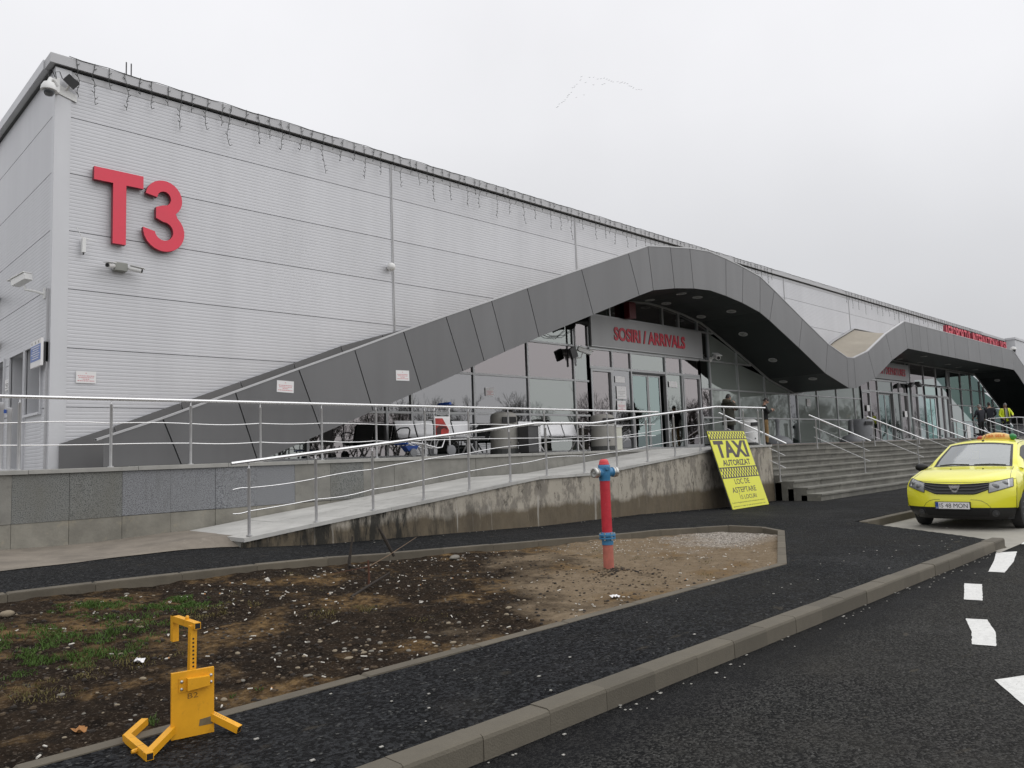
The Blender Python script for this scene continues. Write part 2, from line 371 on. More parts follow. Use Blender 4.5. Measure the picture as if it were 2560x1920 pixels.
def thing(name, loc, label, cat, group=None, rz=0):
    o = bpy.data.objects.new(name, None); COL.objects.link(o); o.location = loc; o.rotation_euler = (0, 0, rz); o.empty_display_size = .1
    return tag(o, label, cat, group)
def struct(name, loc=(0, 0, 0)):
    o = bpy.data.objects.new(name, None); COL.objects.link(o); o.location = loc; o['kind'] = 'structure'; return o
def inst(name, mesh, parent=None, loc=(0, 0, 0), rz=0, scale=None):
    o = bpy.data.objects.new(name, mesh); COL.objects.link(o); o.location = loc; o.rotation_euler = (0, 0, rz)
    if scale: o.scale = scale
    if parent is not None: o.parent = parent
    return o
def dup(root, loc, rz=None, label=None, group=None):
    r = root.copy(); COL.objects.link(r); r.location = loc
    if rz is not None: r.rotation_euler = (0, 0, rz)
    if label: r['label'] = label
    if group: r['group'] = group
    for ch in list(root.children):
        c = ch.copy(); COL.objects.link(c); c.parent = r
        for g in list(ch.children):
            d = g.copy(); COL.objects.link(d); d.parent = c
    return r
def text_mb(txt, bold=0.0, extrude=0.0):
    cu = bpy.data.curves.new('lettering', 'FONT'); cu.body = txt; cu.offset = bold; cu.resolution_u = 4
    o = bpy.data.objects.new('lettering', cu); COL.objects.link(o)
    dg = bpy.context.evaluated_depsgraph_get(); me = bpy.data.meshes.new_from_object(o.evaluated_get(dg))
    v = [tuple(x.co) for x in me.vertices]; f = [tuple(p.vertices) for p in me.polygons]
    bpy.data.objects.remove(o); bpy.data.curves.remove(cu); bpy.data.meshes.remove(me)
    return v, f
def text_on(mb, txt, org, ux, uz, w, h, nrm, depth=.003, bold=0.0, mi=0, side=None):
    """flat lettering fitted to a w x h box at org (lower left) along ux, uz, raised by depth along nrm; closed sides"""
    v, f = text_mb(txt, bold)
    if not v: return
    x0 = min(p[0] for p in v); x1 = max(p[0] for p in v); y0 = min(p[1] for p in v); y1 = max(p[1] for p in v)
    org, ux, uz, nrm = Vector(org), Vector(ux).normalized(), Vector(uz).normalized(), Vector(nrm).normalized()
    front = [org + ux*((p[0]-x0)/(x1-x0)*w) + uz*((p[1]-y0)/max(1e-6, y1-y0)*h) + nrm*depth for p in v]
    n = len(front); back = [p - nrm*depth for p in front]
    cnt = {}
    for a in f:
        for i in range(len(a)):
            ed = (a[i], a[(i+1) % len(a)]); cnt[tuple(sorted(ed))] = cnt.get(tuple(sorted(ed)), []) + [ed]
    sides = [(e2[0][1], e2[0][0], n+e2[0][0], n+e2[0][1]) for e2 in cnt.values() if len(e2) == 1]
    mb.add(front+back, f, mi); o = len(mb.v)-2*n
    for q in sides: mb.f.append(tuple(i+o for i in q)); mb.m.append(side if side is not None else mi)
def interp(x, xs, ys):
    if x <= xs[0]: return ys[0]
    for i in range(len(xs)-1):
        if x <= xs[i+1]: return ys[i]+(ys[i+1]-ys[i])*(x-xs[i])/(xs[i+1]-xs[i])
    return ys[-1]
def inpoly(x, y, P):
    c = False; n = len(P)
    for i in range(n):
        (x0, y0), (x1, y1) = P[i], P[(i+1) % n]
        if (y0 > y) != (y1 > y) and x < (x1-x0)*(y-y0)/(y1-y0)+x0: c = not c
    return c

# ================================================================== GROUND
ZP = 0.06                                        # level of the terrace in front of the doors
def G(X, Y):
    R = interp(X, [2, 4.9, 5.9, 7.9, 10.7, 13.7, 16.9, 19.7], [.36, .30, .23, .17, .08, .055, -.04, -.055])
    t = max(0, min(1.35, (Y-4.3)/5.8)); T = t*t*(3-2*t) if t < 1 else 1+.45*(t-1)
    return -1.40 + R*T
SOIL = [(-3, 4.40), (8.83, 4.46), (12.10, 6.12), (12.36, 6.55), (12.28, 7.18), (11.1, 7.75), (9.66, 7.95), (8.5, 8.14), (6, 8.45), (4.2, 8.50), (2.5, 8.52), (1.0, 8.5), (-3, 8.4)]
BAY = [(14.18, 5.68), (12.36, 3.12), (40, 3.12), (40, 5.68)]
LOW = [(-3, 4.405), (8.86, 4.465), (12.10, 6.10), (12.40, 6.54), (12.33, 7.19), (11.13, 7.80), (9.66, 7.99), (8.5, 8.19), (6, 8.50), (4.2, 8.55), (2.5, 8.57), (1.0, 8.55), (-3, 8.45)]
def soilz(X, Y):
    g = G(X, Y)
    u = max(0, min(1, (Y-4.45)/3.6)); edge = .012 + .055*u*u
    k = noise.noise((X*.9, Y*.9, 3.1))*.035 + noise.noise((X*2.7, Y*2.7, 7.7))*.024 + noise.noise((X*8, Y*8, 1.7))*.016
    mound = .035*math.exp(-((X-7.28)**2+(Y-5.85)**2)/.10)
    e2 = max(0, min(1, (X-9.5)/2.6))*.045
    return g - edge - e2 + k*min(1, (Y-4.4)/.35 if Y < 4.75 else 1) + mound

mb = MB(); mb.box(-400, 900, -500, 500, -1.9, -1.62)
tag(obj('ground', mb, M_ROAD), kind='structure')
mb = MB(); mb.add([(-60, -11, -1.53), (160, -11, -1.53), (160, 3.3, -1.53), (-60, 3.3, -1.53)], [(0, 1, 2, 3)])
road = tag(obj('road', mb, M_ROAD), kind='structure')
mb = MB(); mb.add([(-60, -40, -1.50), (160, -40, -1.50), (160, -11, -1.50), (-60, -11, -1.50)], [(0, 1, 2, 3)])
tag(obj('verge', mb, simple('winter_grass_verge', (.075, .07, .04), .95, var=.3, scale=1.5)), kind='structure')
def frange(a, b, d):
    n = max(1, int(round((b-a)/d))); return [a+(b-a)*i/n for i in range(n+1)]
xs = frange(-14, -3, 1) + frange(-3, 15, .05)[1:] + frange(15, 60, .9)[1:]
ys = frange(3.12, 8.9, .05) + frange(8.9, 12.3, .25)[1:]
xs = sorted(set(round(x, 4) for x in xs)); ys = sorted(set(round(y, 4) for y in ys))
bayin = [(14.26, 5.74), (12.36, 3.06), (60, 3.06), (60, 5.74)]
rows = []
for y in ys:
    row = []
    for x in xs:
        z = G(x, y)
        if y < 3.3: z -= .009
        if inpoly(x, y, LOW): z -= .45
        elif inpoly(x, y, bayin): z -= .35
        else: z += noise.noise((x*1.3, y*1.3, 0))*.004
        row.append((x, y, z))
    rows.append(row)
mb = MB().grid(rows)
tag(obj('pavement', mb, M_PATH, smooth=True), kind='structure')
mb = MB(); mb.add([(x, y, -1.522) for x, y in [(14.26, 5.70), (12.40, 3.19), (11.95, 2.95), (45, 2.95), (45, 5.70)]], [(0, 1, 2, 3, 4)])
tag(obj('parking_bay', mb, M_BAY), kind='structure')
# pale dusty strip of old concrete along the foot of the terrace wall
P0 = [(-6, 9.7), (1.98, 9.98), (3.2, 10.28), (4.14, 10.48), (4.62, 10.38), (4.95, 10.12), (5.6, 10.12)]
rows = [[], [], []]
for i, x in enumerate(frange(-6, 5.6, .2)):
    y0 = interp(x, [p[0] for p in P0], [p[1] for p in P0]) + noise.noise((x*2, 0, 5))*.05
    u_ = max(0, min(1, (x-3.0)/1.75)); u_ = u_*u_*(3-2*u_); zz = lambda yy: G(x, yy)+.012+max(0, -.962-G(x, yy)-.006)*u_
    rows[0].append((x, y0, G(x, y0)+.008)); rows[1].append((x, 10.12+max(0, (3.9-x))*.05, zz(10.3))); rows[2].append((x, 12.2, zz(12.2)))
rows[1] = [(p[0], max(p[1], q[1]+.35), p[2]) for p, q in zip(rows[1], rows[0])]
mb = MB().grid(rows)
tag(obj('concrete_strip', mb, M_STRIP), kind='structure')

# road markings: curved lane edge, then the dashes towards the bay
MARKS = [[(5.70, 1.50), (5.95, 1.36), (5.62, 1.16), (5.10, .92), (4.75, .80), (4.62, .92), (5.16, 1.19)],
         [(7.49, 2.15), (7.54, 2.00), (7.10, 1.83), (6.62, 1.71), (6.58, 1.86), (7.02, 1.98)],
         [(9.30, 2.65), (9.33, 2.49), (8.40, 2.25), (8.37, 2.40)],
         [(12.0, 3.0), (12.24, 2.81), (11.2, 2.62), (10.27, 2.50), (10.25, 2.66), (11.2, 2.83)],
         [(13.0, 2.93), (13.05, 2.82), (14.0, 2.86), (15, 2.9), (15, 3.03), (14, 3.0)],
         [(16, 3.05), (16, 2.92), (17.2, 2.95), (17.2, 3.08)], [(18.4, 3.08), (18.4, 2.95), (19.6, 2.97), (19.6, 3.10)]]
for poly in MARKS:
    mb = MB()
    z = -1.526 if poly[0][0] < 12.9 else -1.515
    pts = []
    for i in range(len(poly)):
        a, b = Vector((*poly[i], 0)), Vector((*poly[(i+1) % len(poly)], 0)); n = max(1, int((b-a).length/.05))
        for k in range(n):
            p = a.lerp(b, k/n); pts.append((p.x+noise.noise((p.x*25, p.y*25, 2))*.006, p.y+noise.noise((p.x*25, p.y*25, 9))*.006, z))
    c = sum((Vector(p) for p in pts), Vector())/len(pts)
    n = len(pts); mb.add(pts+[tuple(c)], [(i, (i+1) % n, n) for i in range(n)])
    obj('road_marking', mb, M_PAINT, road)

# kerbs: each stone its own piece
kerb = struct('kerb', (0, 3.1, -1.4))
def stone_mesh(name, L, W, Hh, ch, m, jig=0):
    mb = MB(); c = ch
    prof = [(0, -Hh), (W, -Hh), (W, 0), (c*1.0, 0), (c*.3, -c*.35), (0, -c*1.1)]      # y from road side, z
    mb.prism([(0.003, y, z) for y, z in prof], (L-.006, 0, 0))
    me = bpy.data.meshes.new(name); me.from_pydata(mb.v, [], mb.f); me.materials.append(m)
    bm = bmesh.new(); bm.from_mesh(me); bmesh.ops.recalc_face_normals(bm, faces=bm.faces); bm.to_mesh(me); bm.free(); return me
mb = MB(); mb.prism([(-3.25, 3.0455, -1.68), (-3.25, 3.184, -1.68), (-3.25, 3.184, -1.4075), (-3.25, 3.066, -1.4075), (-3.25, 3.0535, -1.4155), (-3.25, 3.0455, -1.432)], (15.42, 0, 0)); obj('mortar', mb, simple('mortar_pale', (.25, .235, .20), .9, var=.25, scale=6), kerb)
kme = stone_mesh('kerb_stone', .5, .15, .30, .022, M_KERB)
x = -3.253
while x < 12.2:
    o = inst('kerb_stone', kme, kerb, (x, 3.04-3.1+random.uniform(-.003, .003), random.uniform(-.004, .004))); x += .4967
# sloped end stone at the corner of the bay, the lip along the bay's slanted end, and the far kerb behind the taxi
mb = MB(); mb.prism([(12.26, 3.04, -1.7), (12.26, 3.04, -1.425), (12.26, 3.06, -1.40), (12.26, 3.19, -1.40), (12.26, 3.19, -1.7)], (.02, 0, 0)); 
mb = MB()
A = [(12.18, 3.04, -1.42), (12.18, 3.06, -1.40), (12.18, 3.22, -1.40)]; Bq = [(12.42, 3.04, -1.43), (12.44, 3.06, -1.41), (12.50, 3.22, -1.41)]; Cq = [(12.58, 3.00, -1.53), (12.60, 3.06, -1.53), (12.62, 3.22, -1.53)]
mb.add(A+Bq+Cq, [(0, 1, 4, 3), (1, 2, 5, 4), (3, 4, 7, 6), (4, 5, 8, 7)]); mb.add([(12.18, 3.04, -1.42), (12.42, 3.04, -1.43), (12.58, 3.0, -1.53), (12.58, 3.0, -1.6), (12.18, 3.04, -1.6)], [(0, 1, 2, 3, 4)])
obj('kerb_stone', mb, M_KERB, kerb)
def kerb_run(pts, w, h, zf, m, parent, name, L, out=1, ch=.012, gap=.004):
    """stones along a polyline; w to the left of the travel direction * out"""
    segs = []
    for i in range(len(pts)-1):
        a, b = Vector((*pts[i], 0)), Vector((*pts[i+1], 0)); n = max(1, round((b-a).length/L))
        for k in range(n): segs.append((a.lerp(b, k/n), a.lerp(b, (k+1)/n)))
    nr = []
    for i, (a, b) in enumerate(segs): d = (b-a).normalized(); nr.append(Vector((-d.y, d.x, 0))*out)
    for i, (a, b) in enumerate(segs):
        d = (b-a).normalized()
        n0 = (nr[i]+nr[i-1]).normalized() if i else nr[i]; n1 = (nr[i]+nr[i+1]).normalized() if i < len(segs)-1 else nr[i]
        a2, b2 = a+d*gap*.5, b-d*gap*.5; jz = random.uniform(-.004, .004)
        q = [a2, b2, b2+n1*w, a2+n0*w]; zs = [zf(p.x, p.y)+jz for p in q]
        mb = MB(); vs = [(p.x, p.y, z-h) for p, z in zip(q, zs)] + [(p.x, p.y, z-ch) for p, z in zip(q, zs)]
        cen = sum(q, Vector())/4
        vs += [(p.x+(cen-p).normalized().x*ch*1.2, p.y+(cen-p).normalized().y*ch*1.2, z) for p, z in zip(q, zs)]
        fs = [(3, 2, 1, 0), (8, 9, 10, 11)]
        for r in (0, 4):
            for j in range(4): fs.append((r+j, r+(j+1) % 4, r+4+(j+1) % 4, r+4+j))
        mb.add(vs, fs); obj(name, mb, m, parent)
kerb_run([(14.33, 5.56), (40, 5.56)], .15, .3, lambda x, y: -1.395, M_KERB, kerb, 'kerb_stone', .55)
kerb_run([(12.42, 3.22), (14.18, 5.56)], .12, .3, lambda x, y: -1.412, M_KERB, kerb, 'kerb_stone', .5)
edging = struct('soil_edging', (5, 6, -1.4))
kerb_run([(-3, 4.36), (8.87, 4.42)], .10, .3, lambda x, y: G(x, y)+.008, M_KERBF, edging, 'edging_stone', 1.0)
kerb_run([(8.87, 4.42), (12.16, 6.06), (12.46, 6.52), (12.38, 7.22), (11.15, 7.85)], .11, .3, lambda x, y: G(x, y)+.014, M_KERBF, edging, 'edging_stone', .75)
kerb_run([(11.15, 7.85), (9.66, 8.04), (8.5, 8.24), (6, 8.55), (4.2, 8.60), (2.5, 8.62), (1.0, 8.6), (-3, 8.5)], .10, .3, lambda x, y: G(x, y)+.014, M_KERBF, edging, 'edging_stone', .8)

# bare soil
def soilmat():
    m, n, l, b = newmat('bare_soil')
    t = n.new('ShaderNodeTexCoord').outputs['Object']
    sx = n.new('ShaderNodeSeparateXYZ'); l.new(t, sx.inputs[0])
    a = noi(n, l, t, 1.15, 7, .6); f = noi(n, l, t, 9, 8, .7); g = noi(n, l, t, 45, 4, .7)
    dark = mixc(n, l, mapr(n, l, f, .35, .65, 0, 1), (.0075, .0055, .0040), (.034, .0235, .0155))
    ochre = mixc(n, l, mapr(n, l, f, .35, .65, 0, 1), (.09, .052, .022), (.20, .13, .060))
    tan = mixc(n, l, mapr(n, l, f, .3, .7, 0, 1), (.150, .112, .072), (.255, .198, .135))
    xr = mathn(n, l, 'ADD', sx.outputs['X'], mathn(n, l, 'MULTIPLY', mathn(n, l, 'SUBTRACT', noi(n, l, t, .8, 6, .65), .5), 7.0))
    xr = mathn(n, l, 'SUBTRACT', xr, mathn(n, l, 'MULTIPLY', mathn(n, l, 'SUBTRACT', sx.outputs['Y'], 5.4), .9))
    c = mixc(n, l, mapr(n, l, xr, 4.9, 6.3, 0, 1), dark, tan)
    c = mixc(n, l, mathn(n, l, 'MULTIPLY', mapr(n, l, a, .52, .62, 0, .85), mapr(n, l, f, .40, .58, .25, 1)), c, ochre)
    c = mixc(n, l, mapr(n, l, noi(n, l, t, 1.9, 6, .65), .60, .68, 0, .8), c, (.020, .016, .013))
    gravel = mathn(n, l, 'MULTIPLY', mapr(n, l, xr, 8.6, 9.8, 0, 1), mapr(n, l, sx.outputs['Y'], 5.7, 6.3, 0, 1))
    c = mixc(n, l, mathn(n, l, 'MULTIPLY', gravel, .95), c, mixc(n, l, mapr(n, l, noi(n, l, t, 30, 3, .8), .42, .58, 0, 1), (.10, .085, .07), (.50, .46, .41)))
    c = mixc(n, l, mapr(n, l, g, .56, .66, 0, .5), c, (.18, .15, .12))
    c = mixc(n, l, mapr(n, l, g, .44, .34, 0, .6), c, (.012, .010, .009))
    l.new(c, b.inputs['Base Color']); b.inputs['Roughness'].default_value = .97; b.inputs['Specular IOR Level'].default_value = .06
    bp = n.new('ShaderNodeBump'); bp.inputs['Strength'].default_value = 1; bp.inputs['Distance'].default_value = .03
    l.new(mathn(n, l, 'ADD', f, mathn(n, l, 'MULTIPLY', g, .45)), bp.inputs['Height']); l.new(bp.outputs[0], b.inputs['Normal'])
    return m
mb = MB(); idx = {}
sxs = frange(-3, 12.5, .055); sys_ = frange(4.36, 8.62, .055)
big = [(-3.2, 4.38), (8.86, 4.43), (12.12, 6.1), (12.40, 6.55), (12.32, 7.2), (11.1, 7.78), (9.66, 7.99), (8.5, 8.19), (6, 8.5), (4.2, 8.55), (2.5, 8.57), (1.0, 8.55), (-3.2, 8.45)]
for j, y in enumerate(sys_):
    for i, x in enumerate(sxs): mb.v.append((x, y, soilz(x, y)))
nx = len(sxs)
for j in range(len(sys_)-1):
    for i in range(nx-1):
        if inpoly((sxs[i]+sxs[i+1])/2, (sys_[j]+sys_[j+1])/2, big):
            mb.f.append((j*nx+i, j*nx+i+1, (j+1)*nx+i+1, (j+1)*nx+i)); mb.m.append(0)
tag(obj('soil', mb, soilmat(), smooth=True), kind='structure')

# ================================================================== TERRACE, RAMP AND STEPS
terrace = thing('terrace', (12, 12.2, -1), 'raised concrete terrace with granite faced front wall along the terminal', 'terrace')
mb = MB(); mb.box(-14, 62, 12.23, 15.06, -2.0, .0); obj('core', mb, M_CONC, terrace)
mb = MB(); mb.box(-14, 3.70, 15.06, 30, -2.0, .0); obj('core', mb, M_CONC, terrace)
x = -14.0
while x < 62:
    w = random.choice((1.38, 1.42, 1.4)); x1 = min(x+w, 62)
    yy = 12.115 if x < 17.5 else (12.18 if x < 19.5 else 11.93)
    mb = MB(); mb.box(x+.003, x1-.003, yy, 12.60, 0.0, ZP+random.uniform(-.003, .003), ch=.006); obj('coping_slab', mb, M_COPE, terrace); x = x1
mb = MB(); mb.box(-14, 62, 12.603, 15.05, 0.0, ZP); obj('paving', mb, M_COPE, terrace)
mb = MB(); mb.box(-14, 3.70, 15.05, 30, 0.0, ZP-.002); obj('paving', mb, M_COPE, terrace)
EDGE = [2.52-.695*k for k in range(23, 0, -1)] + [2.52+.695*k for k in range(22)]
for i in range(len(EDGE)-1):
    a, b = EDGE[i]+.002, EDGE[i+1]-.002; mid = (a+b)/2
    if b < 2.6: m = M_CONC
    elif b < 4.0: m = M_GGREEN
    elif b < 6.8: m = M_GBLUE
    elif b < 7.5: m = M_CONC
    elif b < 8.2: m = M_GGREEN
    else: m = M_CONC
    py = 12.15 + random.uniform(-.004, .004)
    mb = MB(); mb.box(a, b, py, 12.25, -.655+random.uniform(-.004, .004), -.003, ch=.0); obj('facing_panel', mb, m, terrace)
    mb = MB(); mb.box(a+.0005, b-.0005, 12.157+random.uniform(-.004, .004), 12.25, -1.75, -.662); obj('footing_panel', mb, M_CONCF, terrace)
mb = MB(); mb.box(-14, 62, 12.225, 12.24, -1.9, -.02); obj('backing', mb, M_JOINT, terrace)

RX = [4.55, 4.9, 10.6, 12.3, 17.3, 19.82]; RZ = [-1.0, -.945, -.395, -.385, .045, ZP]
def rampz(x): return interp(x, RX, RZ)
rampT = thing('access_ramp', (12, 10.2, -1.2), 'long wheelchair ramp with stained plaster side wall climbing towards the steps', 'ramp')
cuts = [4.78, 5.75, 7.2, 8.75, 9.85, 10.6, 12.3, 13.5, 15.1, 16.3, 17.3, 18.6, 19.82]
for a, b in zip(cuts, cuts[1:]):
    for (y0, y1) in ((10.07, 11.1), (11.1, 12.13)):
        mb = MB(); za, zb = rampz(a+.001), rampz(b-.001); jz = random.uniform(-.003, .003)
        yo = y0 - (.012 if y0 < 10.5 else 0)*random.random()
        g = .002
        mb.add([(a+g, yo+g, za-.055), (b-g, yo+g, zb-.055), (b-g, y1-g, zb-.055), (a+g, y1-g, za-.055), (a+g, yo+g, za+jz), (b-g, yo+g, zb+jz), (b-g, y1-g, zb+jz), (a+g, y1-g, za+jz)],
               [(3, 2, 1, 0), (4, 5, 6, 7), (0, 1, 5, 4), (1, 2, 6, 5), (2, 3, 7, 6), (3, 0, 4, 7)])
        obj('paving_slab', mb, M_RAMP, rampT)
rows = []
for k in range(13):
    row = []
    for x in frange(4.75, 19.82, .09):
        zt, zb = rampz(x)-.05, min(G(x, 10.1)-.10, rampz(x)-.10); z = zb+(zt-zb)*k/12
        d = noise.noise((x*3.2, 0, z*3.2))*.012 + noise.noise((x*11, 3, z*11))*.007
        row.append((x, 10.10+d-(.0 if k > 2 else 0), z))
    rows.append(row)
mb = MB().grid(rows); obj('side_wall', mb, M_WALL, rampT, smooth=True)
mb = MB()
vs = []
for x in frange(4.8, 19.8, .5): vs.append((x, rampz(x)-.06))
bot = [(19.8, -1.9), (4.8, -1.9)]
mb.prism([(x, 10.13, z) for x, z in vs+bot], (0, 1.99, 0)); obj('fill', mb, M_CONC, rampT)
rows = []
for k in range(9):
    row = []
    for y in frange(10.09, 12.1, .1):
        z = -1.6+(ZP-.055+1.6)*k/8; row.append((19.825+noise.noise((9, y*5, z*5))*.012, y, z))
    rows.append(row)
mb = MB().grid(rows); obj('end_wall', mb, M_WALL, rampT, smooth=True)

steps = thing('entrance_steps', (34, 10, -1.4), 'wide flight of weathered concrete steps up to the terminal doors', 'steps')
NS = 9; RISE = .166; RUN = .34; Y0 = 11.60
for s_ in range(NS):
    zt = ZP - s_*RISE; yf = Y0 - s_*RUN if s_ < 7 else Y0-6*RUN-(s_-6)*.36
    x = 19.85 if s_ > 0 else 19.86
    while x < 46.55:
        w = random.uniform(1.5, 2.3); x1 = min(x+w, 46.6)
        mb = MB(); j = random.uniform(-.006, .006); jz = random.uniform(-.003, .003)
        mb.box(x+.002, x1-.002, yf+j, 12.2 if s_ == 0 else yf+RUN+.18, -1.75 if s_ >= 5 else zt-RISE-.06, zt+jz-.045)
        mb.box(x+.001, x1-.001, yf-.035+j, 12.2 if s_ == 0 else yf+RUN+.10, zt+jz-.045, zt+jz, ch=.006)
        obj('step_block', mb, [M_STEP], steps); x = x1
mb = MB(); mb.box(19.86, 46.6, Y0-.03, Y0+.28, ZP-.001, ZP+.006); obj('edge_tiles', mb, M_STEPRED, steps)
mb = MB(); mb.box(19.86, 46.6, 8.9, 12.2, -2, -1.43); obj('foundation', mb, M_STEP, steps)
mb = MB(); mb.box(46.605, 62, 10.1, 12.22, -2, ZP-.01); obj('landing', mb, M_STEP, steps)

# ================================================================== TERMINAL
FY = 15.10; ROOF = 7.52
JT = [((3.72, .47), (3.80, .07)), ((4.67, .80), (4.96, .07)), ((5.87, 1.26), (6.27, .07)), ((7.07, 1.72), (7.53, .55)), ((8.27, 2.17), (8.67, .985)),
      ((9.45, 2.63), (9.87, 1.44)), ((10.59, 3.06), (11.03, 1.89)), ((11.28, 3.31), (11.67, 2.15)), ((11.96, 3.56), (12.33, 2.41)), ((13.15, 4.01), (13.50, 2.85)),
      ((15.21, 4.77), (15.61, 3.62)), ((17.28, 5.53), (17.69, 4.38)), ((18.24, 5.89), (18.39, 4.62)), ((19.39, 6.05), (19.50, 4.82)), ((20.46, 6.19), (20.55, 4.95)),
      ((22.61, 6.20), (22.48, 4.95)), ((23.72, 6.08), (23.52, 4.84)), ((24.88, 5.91), (24.70, 4.64)), ((25.87, 5.55), (25.37, 4.42)), ((27.96, 4.74), (27.52, 3.61)),
      ((30.06, 3.95), (29.67, 2.76)), ((31.83, 3.52), (31.78, 2.27)), ((32.53, 3.54), (32.53, 2.29)), ((34.13, 3.94), (34.70, 2.80)), ((36.39, 4.88), (36.92, 3.73)),
      ((38.89, 5.69), (39.08, 4.42)), ((39.83, 5.70), (39.85, 4.42)), ((40.97, 5.70), (40.97, 4.42)), ((42.06, 5.70), (42.06, 4.42)), ((44.12, 5.70), (44.12, 4.42)),
      ((45.25, 5.70), (45.25, 4.42)), ((46.4, 5.70), (46.4, 4.42)), ((48.9, 5.70), (48.9, 4.42)), ((51.1, 5.70), (51.1, 4.42)), ((53.5, 5.70), (53.5, 4.42)),
      ((56.1, 5.70), (56.1, 4.42)), ((58.71, 5.70), (58.70, 4.42)), ((61.1, 4.95), (60.6, 3.72)), ((63.2, 4.15), (62.7, 2.92)), ((65.3, 3.36), (64.8, 2.12)), ((67.4, 2.56), (66.9, 1.33)), ((69.5, 1.77), (69.1, .50)), ((71.6, .97), (71.2, .07)), ((72.9, .47), (72.8, .07))]
TOPX = {14: [(21.56, 6.27)], 36: [(59.57, 5.50)]}; BOTX = {14: [(21.53, 5.01)], 36: [(59.75, 4.08)]}
TOP = []; BOT = []
for i, (t, b) in enumerate(JT):
    TOP.append(t); BOT.append(b); TOP += TOPX.get(i, []); BOT += BOTX.get(i, [])
def topz(x): return interp(x, [p[0] for p in TOP], [p[1] for p in TOP])
def botz(x): return interp(x, [p[0] for p in BOT], [p[1] for p in BOT])
bld = thing('airport_terminal', (34, 20, ZP), 'long silver clad airport terminal with glazed entrance halls under a wavy canopy', 'building')
SEAM = [3.94, 11.0, 17.92, 24.84, 31.76, 38.68, 45.6, 52.52, 59.44, 66.36, 73.0]
ROWZ = [ZP, 1.15, 2.20, 3.26, 4.32, 5.38, 6.43, 7.30]
def lowlim(x): return (topz(x)+botz(x))/2 if 6.3 < x < 71 else -9
def clad(u0, u1, z0, z1, place, ribs, lim=None, extra=()):
    """profiled panel: shallow horizontal ribs; place(u, d, z) puts a point d metres proud of the wall"""
    us = sorted(set([u0, u1] + [u for u in extra if u0 < u < u1]))
    prof = [(z0, -.018), (z0+.004, 0)]
    if ribs:
        n = round((z1-z0)/.0656); p = (z1-z0)/n
        for k in range(n):
            za = z0+k*p
            prof += [(za+p*.55, 0), (za+p*.75, -.0021), (za+p*.90, -.0021)] if k < n-1 else [(z1-.006, 0)]
            if k < n-1: prof += [(za+p, 0)]
    else: prof += [(z1-.006, 0)]
    prof += [(z1, -.022)]
    rows = [[place(u, d, max(z, lim(u)) if lim else z) for u in us] for z, d in prof]
    return MB().grid(rows)
front = lambda u, d, z: (u, FY-d, z)
LX = 3.665
left = lambda u, d, z: (LX-d, u, z)
brk = [p[0] for p in TOP] + [p[0] for p in BOT]
for i in range(len(SEAM)-1):
    for j in range(len(ROWZ)-1):
        a, b, z0, z1 = SEAM[i]+(.03 if i else -.022), SEAM[i+1]-.03, ROWZ[j]+.0025, ROWZ[j+1]-.0025
        if max(min(lowlim(a), lowlim(b)), 0) >= z1 and min(lowlim(x) for x in frange(a, b, .2)) >= z1: continue
        mb = clad(a, b, z0, z1, front, a < 40, lowlim, brk)
        obj('cladding_panel', mb, M_CLAD, bld, clean=True)
    x = SEAM[i+1]
    zb = max(lowlim(x), ZP)
    mb = MB(); mb.box(x-.032, x-.006, FY-.014, FY+.02, zb, 7.28); mb.box(x+.006, x+.032, FY-.014, FY+.02, zb, 7.28); obj('seam_cover', mb, M_TRIM, bld)
# gable wall on the left, with two deep window reveals and a doorway
def holes(y0, y1, z0, z1): return [(15.66, 16.74, 1.10, 2.33), (16.87, 17.95, ZP, 2.33), (18.50, 19.75, ZP, 2.33)]
LY = [15.24, 15.66, 16.74, 16.87, 17.95, 18.50, 19.75, 26.5]
for j in range(len(ROWZ)-1):
    z0, z1 = ROWZ[j]+.004, ROWZ[j+1]-.004
    if z0 > 2.34:
        for a, b in ((15.24, 20.98), (21.02, 26.5)): obj('cladding_panel', clad(a, b, z0, z1, left, j < 5), M_CLAD, bld)
        continue
    for a, b in zip(LY, LY[1:]):
        mid = (a+b)/2; zz0, zz1 = z0, z1; skip = False
        for (ya, yb, za, zb) in holes(0, 0, 0, 0):
            if ya <= mid <= yb:
                if z1 <= zb and z0 >= za-.05: skip = True
                elif z0 < zb < z1: zz0 = zb
                elif z0 < za < z1: zz1 = za
        if not skip: obj('cladding_panel', clad(a, b, zz0, zz1, left, True), M_CLAD, bld)
